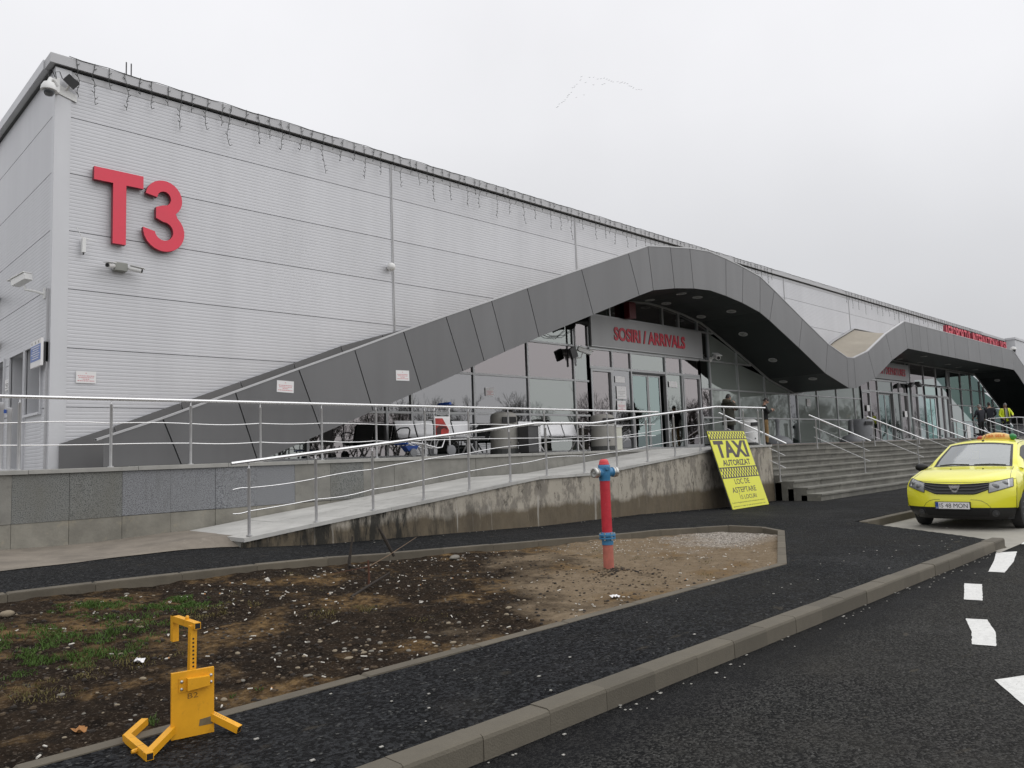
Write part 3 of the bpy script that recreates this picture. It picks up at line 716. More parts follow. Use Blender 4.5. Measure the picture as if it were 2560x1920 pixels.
for (ya, yb, za, zb) in holes(0, 0, 0, 0):
    win = za > 1; name = 'window' if win else 'doorway'
    mb = MB(); f = .045                                             # frame proud of the wall, deep lined reveal
    mb.box(LX-.035, LX+.015, ya-f, ya, za-(f if win else 0), zb+f); mb.box(LX-.035, LX+.015, yb, yb+f, za-(f if win else 0), zb+f); mb.box(LX-.035, LX+.015, ya, yb, zb, zb+f)
    if win: mb.box(LX-.055, LX+.015, ya, yb, za-f, za)
    fr = obj(name, mb, M_CLADL, bld)
    mb = MB(); mb.box(LX, LX+.32, ya-.015, ya, za, zb); mb.box(LX, LX+.32, yb, yb+.015, za, zb); mb.box(LX, LX+.32, ya, yb, zb, zb+.015); mb.box(LX, LX+.32, ya, yb, za-.015, za)
    obj('reveal', mb, M_CLADL, fr)
    mb = MB(); mb.box(LX+.26, LX+.30, ya, ya+.06, za, zb); mb.box(LX+.26, LX+.30, yb-.06, yb, za, zb); mb.box(LX+.26, LX+.30, ya+.06, yb-.06, zb-.06, zb); mb.box(LX+.26, LX+.30, ya+.06, yb-.06, za, za+.06); mb.box(LX+.26, LX+.30, (ya+yb)/2-.03, (ya+yb)/2+.03, za+.06, zb-.06)
    obj('sash', mb, M_FRAME, fr)
    mb = MB(); mb.add([(LX+.28, ya+.06, za+.06), (LX+.28, yb-.06, za+.06), (LX+.28, yb-.06, zb-.06), (LX+.28, ya+.06, zb-.06)], [(3, 2, 1, 0)]); obj('pane', mb, M_GLASS[2], fr, recalc=False)
mb = MB(); mb.box(LX-.012, 3.915, FY-.012, FY+.03, ZP, 7.30); obj('corner_trim', mb, M_CLADL, bld)
mb = MB(); mb.box(LX-.012, LX+.03, FY+.032, 15.23, ZP, 7.30); obj('corner_trim', mb, M_CLADL, bld)
mb = MB(); mb.box(LX-.05, LX, 15.20, 15.245, ZP, 3.25); obj('downpipe_cover', mb, M_TRIM, bld)
mb = MB(); mb.box(3.92, 73, FY-.006, FY+.03, 7.17, 7.285); obj('eaves_flashing', mb, M_TRIM, bld)
x = 3.55                                                           # parapet cap in lengths
while x < 73:
    x1 = min(x+2.05, 73); mb = MB(); mb.box(x+.002, x1-.002, FY-.085, FY+.30, 7.335, ROOF, ch=.012); obj('parapet_cap', mb, M_TRIM, bld); x = x1
mb = MB(); mb.box(3.64, 73, FY-.03, FY+.2, 7.312, 7.335); obj('shadow_gap', mb, M_DARK, bld)
mb = MB(); mb.box(3.53, 3.95, FY+.31, 26.6, 7.335, ROOF); obj('parapet_cap', mb, M_CLADL, bld)
mb = MB(); mb.box(3.63, 3.95, FY+.21, 26.6, 7.30, 7.335); obj('shadow_gap', mb, M_DARK, bld)
mb = MB(); mb.box(3.9, 73, FY+.3, 40, 7.2, 7.32); obj('roof', mb, M_DARK, bld)
# far end: the side block that steps forward
mb = MB(); mb.box(68, 74, 14.43, FY-.02, ZP, 7.42); mb.box(67.94, 74, 14.36, FY-.02, 7.42, 7.58); obj('side_block', mb, M_CLADL, bld)
# rooms behind the glass
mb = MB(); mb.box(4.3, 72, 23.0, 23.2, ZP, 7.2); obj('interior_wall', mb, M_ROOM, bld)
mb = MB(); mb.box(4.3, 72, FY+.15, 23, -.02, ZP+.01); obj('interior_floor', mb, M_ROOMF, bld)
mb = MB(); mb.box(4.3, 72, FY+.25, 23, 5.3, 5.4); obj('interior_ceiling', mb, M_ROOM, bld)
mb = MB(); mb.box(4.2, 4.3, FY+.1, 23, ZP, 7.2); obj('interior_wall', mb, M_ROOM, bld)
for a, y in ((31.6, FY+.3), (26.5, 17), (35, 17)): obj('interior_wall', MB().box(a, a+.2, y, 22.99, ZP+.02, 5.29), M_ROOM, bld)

# ---- curtain wall: frames and panes, cut by the underside of the canopy
GY = FY-.02
def clip_pane(x0, x1, z0, z1, y):
    xs = sorted(set([x0, x1]+[p[0] for p in BOT if x0 < p[0] < x1]))
    top = [(x, min(z1, botz(x)-.03)) for x in xs]
    if max(t[1] for t in top) < z0+.06: return None
    pts = []
    if min(top[0][1], top[-1][1]) < z0:                             # triangle under a falling soffit
        fine = frange(x0, x1, (x1-x0)/24); top = [(x, min(z1, botz(x)-.03)) for x in fine if min(z1, botz(x)-.03) > z0]
        if len(top) < 2: return None
    return [(top[0][0], y, z0), (top[-1][0], y, z0)] + [(x, y, z) for x, z in reversed(top)]
def pane(x0, x1, z0, z1, mat, parent=bld, g=.028, name='pane', y=GY):
    P = clip_pane(x0+g, x1-g, z0+g, z1-g, y)
    if not P: return
    tx, tz = random.uniform(-.004, .004), random.uniform(-.004, .004); cx, cz = (x0+x1)/2, (z0+z1)/2
    P = [(a, b+(a-cx)*tx+(c-cz)*tz, c) for a, b, c in P]
    obj(name, MB().add(P, [tuple(range(len(P)))]), mat, parent, recalc=False)
def mull(x, z0, z1, w=.06, m=M_FRAME):
    z1 = min(z1, botz(x-.0)-.02)
    if z1 > z0+.05: obj('mullion', MB().box(x-w/2, x+w/2, GY-.045, GY+.08, z0, z1), m, bld)
def transom(x0, x1, z, w=.055):
    segs = []; cur = None
    for x in frange(x0, x1, .05):
        ok = botz(x) > z+.05
        if ok and cur is None: cur = x
        if (not ok or x >= x1-1e-6) and cur is not None: segs.append((cur, x)); cur = None
    for a, b in segs:
        if b-a > .1: obj('transom', MB().box(a, b, GY-.038, GY+.07, z-w/2, z+w/2), M_FRAME, bld)
LV = [ZP, 1.15, 2.20, 3.25, 4.30, 5.05]
random.seed(11)
def bay(xs, lv, mats=None):
    for a, b in zip(xs, xs[1:]):
        for z0, z1 in zip(lv, lv[1:]):
            pane(a, b, z0, z1, (mats or random.choice)(M_GLASS) if not isinstance(mats, bpy.types.Material) else mats)
full = [6.55, 8.60, 10.69, 11.43, 13.48, 15.54, 17.53, 18.23]
bay(full, LV)
for x in full: mull(x, ZP, 5.05)
right_ = [24.52, 25.21, 27.22, 29.34, 31.44, 32.18, 34.18, 36.3, 38.37, 39.20]
bay(right_[:1]+right_[1:2], LV); bay(right_[1:5], LV, M_GFROST); bay(right_[4:6], LV); bay(right_[5:], LV, M_GFROST)
for x in right_[:-1]: mull(x, ZP, 5.05)
mull(39.2, ZP, 4.4)
fr = [53.15, 53.49, 55.75, 57.97, 60.02, 60.91, 63, 65, 67, 69, 71]
bay(fr, LV); [mull(x, ZP, 5.0) for x in fr]
for z in LV[1:5]:
    transom(6.4, 18.23, z); transom(24.52, 39.2, z); transom(53.0, 71, z)
transom(6.4, 71, ZP+.03, .06)
bay([18.23, 19.38, 20.36, 22.32, 23.31, 24.52], [4.30, 5.05]); [mull(x, 4.3, 5.05) for x in (19.38, 20.36, 22.32, 23.31)]
transom(18.23, 24.52, 4.30)
bay([39.2, 40.35, 41.45, 43.55, 44.54, 45.78], [4.22, 4.42]); bay([45.78, 46.39, 48.66, 50.89, 52.99, 53.15], [3.25, 4.42])
for x in (45.78, 46.39, 48.66, 50.89, 52.99): mull(x, 2.65, 4.42)
transom(45.78, 53.15, 3.28, .07)
def entrance(xs, kinds, zt=2.65, zl=3.25):
    transom(xs[0], xs[-1], zl, .10); transom(xs[0], xs[-1], zt, .08)
    for x in xs: mull(x, ZP, zl)
    for (a, b, k) in zip(xs, xs[1:], kinds):
        pane(a, b, zt, zl, M_GLASS[0] if k != 's' else M_GLASS[1])
        if k == 'p':
            pane(a, b, ZP+.05, zt, random.choice(M_GLASS))
        elif k == 'd':
            mb = MB(); f = .075; A, B, Z0, Z1 = a+.045, b-.045, ZP+.02, zt-.05
            mb.box(A, A+f, GY-.06, GY+.02, Z0, Z1); mb.box(B-f, B, GY-.06, GY+.02, Z0, Z1); mb.box(A+f, B-f, GY-.06, GY+.02, Z1-f, Z1); mb.box(A+f, B-f, GY-.06, GY+.02, Z0, Z0+.11)
            d = obj('door', mb, M_FRAME, bld); pane(A+f-.02, B-f+.02, Z0+.1, Z1-f, M_GLASS[0], d, g=.005)
            obj('door_handle', MB().tube([(B-f*.5, GY-.11, .95), (B-f*.5, GY-.11, 1.25)], .014, 6), M_STEEL, d)
        elif k == 's':
            mid = (a+b)/2; op = 0
            for (A, B, yo) in ((a+.03, mid-.01, .05), (mid+.01, b-.03-.25, .05)):
                mb = MB(); f = .045
                mb.box(A, A+f, GY+yo-.02, GY+yo+.02, ZP+.02, zt-.1); mb.box(B-f, B, GY+yo-.02, GY+yo+.02, ZP+.02, zt-.1); mb.box(A+f, B-f, GY+yo-.02, GY+yo+.02, zt-.16, zt-.1); mb.box(A+f, B-f, GY+yo-.02, GY+yo+.02, ZP+.02, ZP+.08)
                d = obj('sliding_door', mb, M_FRAME, bld); pane(A+.03, B-.03, ZP+.06, zt-.13, M_GTEAL, d, g=.005, y=GY+yo)
            obj('door_track', MB().box(a+.02, b-.02, GY-.03, GY+.16, zt-.1, zt-.02), M_DARK, bld)
entrance([18.23, 19.38, 20.36, 22.32, 23.31, 24.52], 'dpspd')
entrance([39.2, 40.35, 41.45, 43.55, 44.54, 45.78], 'dpspd')
entrance([46.39, 47.45, 48.66, 50.89, 51.9, 52.99], 'dpspd')
pane(45.78, 46.39, ZP+.05, 3.25, M_GLASS[1]); pane(52.99, 53.15, ZP+.05, 3.25, M_GLASS[1])
# illuminated name boards over the doors (unlit by day)
nb = thing('arrivals_sign', (21.4, 15.0, 3.3), 'grey sign panel reading SOSIRI / ARRIVALS above the arrivals doors', 'sign')
obj('panel', MB().box(18.30, 24.62, 14.955, 15.04, 3.31, 4.26), M_SIGNG, nb)
obj('panel_edge', MB().box(18.28, 24.64, 14.95, 15.045, 3.285, 3.31), M_FRAME, nb)
mb = MB(); text_on(mb, 'SOSIRI / ARRIVALS', (19.42, 14.955, 3.55), (1, 0, 0), (0, 0, 1), 4.05, .44, (0, -1, 0), .02, .034, 0, 1); obj('lettering', mb, [M_REDD, M_REDSIDE_SHADE], nb)
nb = thing('departures_sign', (43, 15.0, 3.3), 'grey sign panel ending in DEPARTURES half hidden behind the canopy', 'sign')
obj('panel', MB().box(39.3, 46.0, 14.955, 15.04, 3.33, 4.24), M_SIGNG, nb)
mb = MB(); text_on(mb, 'PLECARI / DEPARTURES', (40.3, 14.955, 3.58), (1, 0, 0), (0, 0, 1), 5.1, .40, (0, -1, 0), .02, .018, 0, 1); obj('lettering', mb, [M_REDD, M_REDSIDE_SHADE], nb)

# ---- the wave canopy
cano = thing('entrance_canopy', (34, 12.7, ZP), 'dark grey wave shaped canopy band rising and dipping over both entrances', 'canopy')
CY0, CY1 = 12.66, 15.03
for i in range(len(JT)-1):
    (ta, ba), (tb, bb) = JT[i], JT[i+1]
    topp = [ta]+TOPX.get(i, [])+[tb]; botp = [ba]+BOTX.get(i, [])+[bb]
    if i == 0: botp = [(3.80, .07), bb]; topp = [(3.80, .50), tb]
    def sh(a, b, d):                                               # pull the panel edge back from the joint
        v = Vector((b[0]-a[0], b[1]-a[1])); return (a[0]+v.normalized().x*d, a[1]+v.normalized().y*d)
    g = .011
    tp = [sh(topp[0], topp[1], g)]+topp[1:-1]+[sh(topp[-1], topp[-2], g)]
    bp_ = [sh(botp[0], botp[1], g)]+botp[1:-1]+[sh(botp[-1], botp[-2], g)]
    for (y, dy) in ((CY0, .03), (CY1, .03)):
        dz = (lambda x: max(0, x-9.6)*.075) if y == CY1 and i < 12 else (lambda x: 0)
        ring = [(x, y, z) for x, z in bp_] + [(x, y, z-dz(x)) for x, z in reversed(tp)]
        if y == CY1 and i >= 9 and i < 20: continue                # the back band only shows on the slopes
        obj('fascia_panel', MB().prism(ring, (0, dy, 0)), M_ALU, cano)
def strip(poly, y0, y1, off0, off1):
    rows = [[(x, y0, z+off0) for x, z in poly], [(x, y1, z+off0) for x, z in poly], [(x, y1, z+off1) for x, z in poly], [(x, y0, z+off1) for x, z in poly]]
    rows.append(rows[0]); return MB().grid(rows)
mid = [((t[0]+b[0])/2, (t[1]+b[1])/2) for t, b in JT]
bk = [(x, max(z, .1)) for x, z in BOT]
rows = [[(x, CY0+.032, z-.03) for x, z in TOP if x > 3.9], ]
mb = MB()
for i in range(len(JT)-1):
    (ta, ba), (tb, bb) = JT[i], JT[i+1]
    if i == 0: ta, ba = (3.82, .50), (3.82, .08)
    topp = [ta]+TOPX.get(i, [])+[tb]; botp = [ba]+BOTX.get(i, [])+[bb]
    ring = [(x, CY0+.034, z+.02) for x, z in botp] + [(x, CY0+.034, z-.02) for x, z in reversed(topp)]
    mb.add(ring, [tuple(range(len(ring)))])
obj('backing', mb, M_JOINT, cano)
TOPE = [(3.70, .465)]+[p for p in TOP if p[0] > 3.9]
obj('edge_trim', strip(TOPE, CY0-.012, CY0+.10, -.004, .028), M_ALUL, cano)
obj('edge_trim', strip([p for p in TOP if p[0] > 31], CY1-.06, CY1+.05, -.004, .03), M_ALUL, cano)
rw = [p for p in TOP if p[0] >= 3.9]
fine = []
for (a, b) in zip(rw, rw[1:]):
    n = max(1, int((b[0]-a[0])/.25))
    for k in range(n): fine.append((a[0]+(b[0]-a[0])*k/n, a[1]+(b[1]-a[1])*k/n))
rows = [[(x, y, z-.50-.10*sin(pi*(y-CY0)/(CY1-CY0))+(.44*(y-CY0)/(CY1-CY0) if x > 31 else 0)) for x, z in fine if z-.5 > ZP+.1] for y in frange(CY0+.05, CY1-.01, .4)]
obj('roof_membrane', MB().grid(rows), M_MEMB, cano, smooth=True)
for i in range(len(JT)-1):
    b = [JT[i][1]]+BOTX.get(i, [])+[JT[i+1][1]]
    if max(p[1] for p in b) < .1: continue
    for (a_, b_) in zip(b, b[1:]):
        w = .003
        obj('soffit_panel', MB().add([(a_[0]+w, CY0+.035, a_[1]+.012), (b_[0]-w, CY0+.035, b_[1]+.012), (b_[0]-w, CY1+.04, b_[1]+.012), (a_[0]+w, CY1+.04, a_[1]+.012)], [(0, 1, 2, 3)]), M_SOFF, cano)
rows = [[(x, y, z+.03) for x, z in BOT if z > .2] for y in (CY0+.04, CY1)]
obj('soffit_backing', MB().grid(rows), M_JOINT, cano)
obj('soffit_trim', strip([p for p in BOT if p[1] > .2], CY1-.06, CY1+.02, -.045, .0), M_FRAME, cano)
for (lx, ly) in [(21.05, 14.65), (21.05, 13.43), (22.0, 14.65), (22.0, 13.43), (24.13, 14.63), (24.13, 13.43), (26.0, 14.05), (28.18, 14.05), (30.17, 14.65), (30.17, 13.41), (43.7, 14.6), (43.7, 13.4), (46.9, 14.6), (49.9, 14.06), (52.5, 14.2), (55.6, 14.1), (60.13, 14.0)]:
    m0 = (botz(lx+.1)-botz(lx-.1))/.2; nrm = Vector((m0, 0, -1)).normalized(); c = Vector((lx, ly, botz(lx)+.010))
    L = obj('downlight', MB().lathe([(.125, 0), (.125, .022), (.165, .022), (.165, 0)], c, 18, 0, nrm), M_ALUL, cano, smooth=True)
    obj('lens', MB().lathe([(.118, .0), (.118, .012)], c, 14, 0, nrm).ball(c+nrm*.02, .05, .05, .02), M_DIFF, L)

# ================================================================== RAILINGS
def rods_run(pts, r, wob, seed):
    out = []
    for i in range(len(pts)-1):
        a, b = Vector(pts[i]), Vector(pts[i+1]); n = 6; amp = random.uniform(-wob, wob*.7)
        for k in range(n): q = a.lerp(b, k/n); q.z += amp*sin(pi*k/n); out.append(q)
    out.append(Vector(pts[-1])); return out
POSTM = {}
def post_mesh(h):
    k = round(h, 2)
    if k not in POSTM:
        mb = MB(); mb.lathe([(.042, 0), (.042, .012), (.021, .014), (.021, h-.09), (.023, h-.085), (.012, h-.075), (.009, h-.07), (.009, h-.03), (.016, h-.025), (.016, h-.012)], n=12)
        me = bpy.data.meshes.new('post'); me.from_pydata(mb.v, [], mb.f); me.materials.append(M_STEELD)
        bm = bmesh.new(); bm.from_mesh(me); bmesh.ops.recalc_face_normals(bm, faces=bm.faces); bm.to_mesh(me); bm.free()
        me.polygons.foreach_set('use_smooth', [True]*len(me.polygons)); me.set_sharp_from_angle(angle=radians(40)); POSTM[k] = me
    return POSTM[k]
def railing(name, label, posts, hand, rods, group=None, wob=.02, rr=.025):
    p0 = posts[0]
    t = thing(name, p0[:3], label, 'railing', group)
    for (x, y, z, h) in posts: inst('post', post_mesh(h), t, (x-p0[0], y-p0[1], z-p0[2]))
    obj('handrail', MB().tube(hand, rr, 12), M_STEEL, t, smooth=True)
    for rd in rods: obj('rod', MB().tube(rods_run(rd, .008, wob, 0), .0075, 6), M_STEEL, t, smooth=True)
    return t
px = [2.6+1.163*k for k in range(-7, 14)]; px = [x for x in px if x < 17.4]
hr = ZP+1.0
railing('terrace_railing', 'long level stainless railing along the front edge of the terrace', [(x, 12.2, ZP, 1.0) for x in px],
        [(px[0]-.5, 12.2, hr), (17.62, 12.2, hr)],
        [[(px[0]-.4, 12.2, ZP+f)]+[(x, 12.2, ZP+f+random.uniform(-.012, .012)) for x in px]+[(17.45, 12.2, ZP+f+.02)] for f in (.645, .335)], wob=.028)
rp = [4.89, 5.92, 6.91, 7.90, 8.90, 9.90, 10.88, 11.99, 13.06, 14.16, 15.25, 16.33, 17.53, 18.48, 19.28]
rodp = [4.66]+rp
railing('ramp_railing', 'sloping stainless railing along the outer edge of the wheelchair ramp', [(x, 10.14, rampz(x), 1.0) for x in rp]+[(19.55, 10.14, ZP, 1.0)],
        [(4.64, 10.14, rampz(4.9)+.985), (10.6, 10.14, rampz(10.6)+1.0), (12.3, 10.14, rampz(12.3)+1.0), (17.15, 10.14, ZP+.985), (19.68, 10.14, ZP+1.0)],
        [[(x, 10.14, rampz(max(x, 4.8))+f+random.uniform(-.012, .012)) for x in rodp] for f in (.64, .33)], wob=.028)
HRX = [19.62, 25.4, 30.4, 35.3, 40.6, 46.4]
HL = ['short stair handrail beside the end of the ramp', 'first free standing stair handrail to the right of the ramp', 'second free standing stair handrail from the ramp', 'third free standing stair handrail from the ramp', 'stair handrail just above the roof of the taxi', 'farthest stair handrail next to the man in the yellow jacket']
for X, lab in zip(HRX, HL):
    t0, b0 = (11.45, .985), (9.62, .095)
    sl = (t0[1]-b0[1])/(t0[0]-b0[0])
    rz = lambda y: b0[1]+(y-b0[0])*sl
    def floor(y):
        if y > Y0: return ZP
        k = min(8, int((Y0-y)/RUN)+1); return ZP-k*RISE
    posts = [(X, y, floor(y), rz(y)-floor(y)) for y in (11.30, 9.80)]
    hand = [(X, t0[0]+.06, t0[1]+.03), (X, b0[0]-.06, b0[1]-.03)]
    railing('stair_handrail', lab, posts, hand, [[(X, 11.38, rz(11.38)-f), (X, 9.8, rz(9.8)-f), (X, 9.62, rz(9.62)-f)] for f in (.34, .67)], 'handrails on the entrance steps', wob=.004)
railing('landing_railing', 'level railing at the far landing in front of three men', [(46.85, y, ZP, 1.0) for y in (11.4, 10.2)]+[(x, 10.2, ZP, 1.0) for x in (48.2, 49.6, 51, 52.4)],
        [(46.85, 11.5, hr), (46.85, 10.2, hr), (53.5, 10.2, hr)], [[(46.85, 11.4, ZP+f), (46.85, 10.2, ZP+f), (53.5, 10.2, ZP+f)] for f in (.64, .33)])

# ================================================================== SIGNS AND FITTINGS ON THE BUILDING
t3 = thing('terminal_sign', (4.2, 15.03, 4.1), 'big red three dimensional T3 sign high on the front cladding', 'sign')
mb = MB()
y = 14.955
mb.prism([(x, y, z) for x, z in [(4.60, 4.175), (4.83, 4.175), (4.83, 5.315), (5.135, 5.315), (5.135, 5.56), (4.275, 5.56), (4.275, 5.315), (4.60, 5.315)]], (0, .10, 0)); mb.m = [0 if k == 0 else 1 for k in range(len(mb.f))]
obj('letter', mb, [M_RED, M_REDSIDE_SHADE], t3)
def ribbon(path, w):
    L, R = [], []
    for i, p in enumerate(path):
        a, b = path[max(i-1, 0)], path[min(i+1, len(path)-1)]; d = Vector((b[0]-a[0], b[1]-a[1])).normalized(); n = Vector((-d.y, d.x))
        L.append((p[0]+n.x*w/2, p[1]+n.y*w/2)); R.append((p[0]-n.x*w/2, p[1]-n.y*w/2))
    return L, R
w = .215
cx, top, bot = 5.53, 5.565, 4.165
r1x, r1z, c1 = .235, .245, top-.245-w/2
r2x, r2z, c2 = .28, .29, bot+.29+w/2
up = [(cx-.01+r1x*cos(a), c1+r1z*sin(a)) for a in [radians(175-k*(265/20)) for k in range(21)]]
lo = [(cx-.01+r2x*cos(a), c2+r2z*sin(a)) for a in [radians(90-k*(275/20)) for k in range(21)]]
ul, ur = ribbon(up, w); ll, lr = ribbon(lo, w)
# outline: outer edge of the upper bowl, outer edge of the lower bowl, back along the inner edges with the middle stub
zmid = (c1-r1z + c2+r2z)/2
outer = [p for p in ul if not (p[1] < zmid and p[0] < cx+.2)] + [p for p in ll if not (p[1] > zmid and p[0] < cx+.2)]
inner = list(reversed([p for p in lr if p[0] > cx-.12 or p[1] < c2])) + [(cx-.16, zmid-w/2), (cx-.16, zmid+w/2)] + list(reversed([p for p in ur if p[0] > cx-.12 or p[1] > c1]))
ring = outer+inner
mb = MB(); mb.prism([(x, y, z) for x, z in ring], (0, .10, 0)); mb.m = [0 if k == 0 else 1 for k in range(len(mb.f))]; obj('letter', mb, [M_RED, M_REDSIDE_SHADE], t3)
ap = thing('airport_name_sign', (53, 13.2, 5.7), 'red airport name letters standing on top of the canopy band', 'sign')
txt = 'AEROPORTUL INTERNATIONAL IASI'
W = {'I': .38, ' ': .55, 'L': .8, 'E': .85, 'R': .95, 'T': .9, 'U': .95, 'O': 1.05, 'A': 1.0, 'N': 1.0, 'P': .9, 'S': .92}
tot = sum(W.get(c, 1)+.14 for c in txt); x = 46.75; k = 12.75/tot
for c in txt:
    wd = W.get(c, 1)*k
    if c != ' ':
        mb = MB(); text_on(mb, c, (x, 13.28, 5.66), (1, 0, 0), (0, 0, 1), wd, .70, (0, -1, 0), .16, .018, 0, 1); obj('letter', mb, [M_RED, M_REDSIDE_SHADE], ap)
    x += wd+.14*k
mb = MB(); mb.bar((46.7, 13.29, 5.62), (59.5, 13.29, 5.62), .05); obj('letter_rail', mb, M_FRAME, ap)

def camera_bullet(name, label, base, tip, parent_wall, s=1.0, mat=M_WHITE, box=None):
    t = thing(name, base, label, 'security camera')
    b, e = Vector(base), Vector(tip); d = (e-b).normalized()
    mb = MB(); mb.tube([parent_wall, b.lerp(Vector(parent_wall), .1)], .022*s, 8); mb.lathe([(.05*s, 0), (.05*s, .02)], parent_wall, 12, 0, (0, -1, 0)); obj('bracket', mb, mat, t)
    mb = MB(); mb.tube([b-d*.02, b+d*.01, e], [.03*s, .045*s, .045*s], 14); obj('housing', mb, mat, t, smooth=True)
    mb = MB(); mb.bar(b+Vector((0, 0, .055*s)), e+d*.05*s+Vector((0, 0, .055*s)), .12*s, .012*s); obj('sun_shield', mb, mat, t)
    obj('lens', MB().tube([e, e+d*.012], .034*s, 12), M_BLACK, t); return t
# twin bullet cameras under the T3 sign
t = camera_bullet('security_camera', 'white bullet camera pointing left from the grey box under the T3 sign', (4.60, 14.90, 3.74), (4.46, 14.76, 3.70), (4.66, 15.04, 3.74))
t = camera_bullet('security_camera', 'white bullet camera pointing right from the grey box under the T3 sign', (4.90, 14.93, 3.74), (5.07, 14.82, 3.69), (4.84, 15.04, 3.74))
jb = tag(obj('junction_box', MB().box(4.64, 4.86, 14.93, 15.085, 3.68, 3.83, ch=.01), M_GREYBOX), 'grey green junction box between two cameras under the T3 sign', 'box')
an = thing('wifi_antenna', (4.13, 15.02, 4.0), 'small white wireless antenna with two rods beside the T sign', 'antenna')
obj('body', MB().box(4.10, 4.16, 14.96, 15.05, 3.93, 4.20, ch=.01), M_WHITE, an)
obj('aerial', MB().tube([(4.11, 14.99, 4.19), (4.00, 14.97, 4.37)], .006, 6), M_WHITE, an); obj('aerial', MB().tube([(4.15, 14.99, 4.19), (4.33, 14.96, 4.15)], .006, 6), M_WHITE, an)
obj('plug', MB().tube([(4.13, 15.0, 3.93), (4.13, 15.0, 3.89)], .012, 8), M_BLACK, an)
# dome camera on the corner
dc = thing('dome_camera', (3.650, 15.0, 6.8), 'white dome camera on a bracket at the top left corner of the building', 'security camera')
obj('mounting_plate', MB().prism([(3.700, 15.065, 6.98), (4.00, 15.065, 6.84), (4.00, 15.065, 6.72), (3.700, 15.065, 6.80)], (0, .02, 0)), M_WHITE, dc)
obj('bracket', MB().box(3.62, 3.70, 14.98, 15.08, 6.78, 7.05), M_WHITE, dc)
obj('arm', MB().tube([(3.66, 15.0, 6.90), (3.60, 14.97, 6.97), (3.54, 14.93, 6.97), (3.51, 14.90, 6.88)], .036, 10), M_WHITE, dc, smooth=True)
obj('housing', MB().lathe([(.04, .135), (.088, .12), (.124, .05), (.132, 0), (.132, -.02), (.096, -.024)], (3.51, 14.90, 6.75), 22), M_WHITE, dc, smooth=True)
obj('dome', MB().lathe([(.092, 0), (.088, -.05), (.06, -.092), (.016, -.108)], (3.51, 14.90, 6.735), 20), simple('dome_tint', (.06, .065, .07), .1, coat=1), dc, smooth=True)
for dx in (0, .12): obj('cable', MB().tube([(3.52+dx, 14.97, 7.02), (3.50+dx, 14.95, 7.13), (3.57+dx, 14.96, 7.16), (3.62+dx, 14.98, 7.05)], .008, 6), M_DARK, dc)
fl = thing('small_floodlight', (3.800, 14.95, 6.9), 'small dark floodlight beside the dome camera on the corner', 'light')
mt = Matrix.Translation((3.870, 14.93, 7.02)) @ Matrix.Rotation(radians(38), 4, 'Y') @ Matrix.Rotation(radians(20), 4, 'X')
obj('housing', MB().box(-.11, .11, -.035, .035, -.075, .075, mat=mt), M_DARK, fl); obj('bracket', MB().bar((3.870, 14.95, 7.0), (3.820, 15.07, 6.9), .03), M_WHITE, fl)
# boxed camera on the left wall
lc = thing('boxed_camera', (3.62, 15.55, 3.25), 'white boxed camera on an arm on the left wall above the window', 'security camera')
obj('arm', MB().tube([(3.655, 15.52, 3.20), (3.50, 15.54, 3.24), (3.36, 15.57, 3.26), (3.35, 15.57, 3.33)], .022, 8), M_WHITE, lc); obj('wall_plate', MB().box(3.635, 3.66, 15.47, 15.57, 3.12, 3.31), M_WHITE, lc)
mt = Matrix.Translation((3.31, 15.64, 3.44)) @ Matrix.Rotation(radians(112), 4, 'Z') @ Matrix.Rotation(radians(14), 4, 'Y')
obj('housing', MB().box(-.2, .17, -.075, .075, -.065, .055, mat=mt, ch=.012), M_WHITE, lc); obj('sun_shield', MB().box(-.2, .26, -.09, .09, .058, .072, mat=mt), M_WHITE, lc); obj('window', MB().box(.171, .176, -.055, .055, -.045, .04, mat=mt), M_BLACK, lc)
fx = thing('wall_lamp', (3.6, 19.0, 2.75), 'cream coloured tube lamp on the left wall at the picture edge', 'light')
obj('body', MB().tube([(3.55, 19.8, 2.76), (3.55, 18.98, 2.76)], .075, 12), M_CREAM, fx, smooth=True); obj('end_cap', MB().tube([(3.55, 18.975, 2.76), (3.55, 18.90, 2.76)], [.08, .05], 12), M_DARK, fx); obj('clip', MB().box(3.58, 3.665, 19.3, 19.36, 2.70, 2.82), M_DARK, fx)
fx = thing('wall_floodlight', (3.6, 19.1, 3.7), 'grey floodlight at the left picture edge high on the left wall', 'light')
obj('housing', MB().box(3.42, 3.54, 18.98, 19.26, 3.62, 3.84, ch=.015), M_DARK, fx); obj('bracket', MB().box(3.54, 3.66, 19.08, 19.14, 3.70, 3.76), M_DARK, fx)
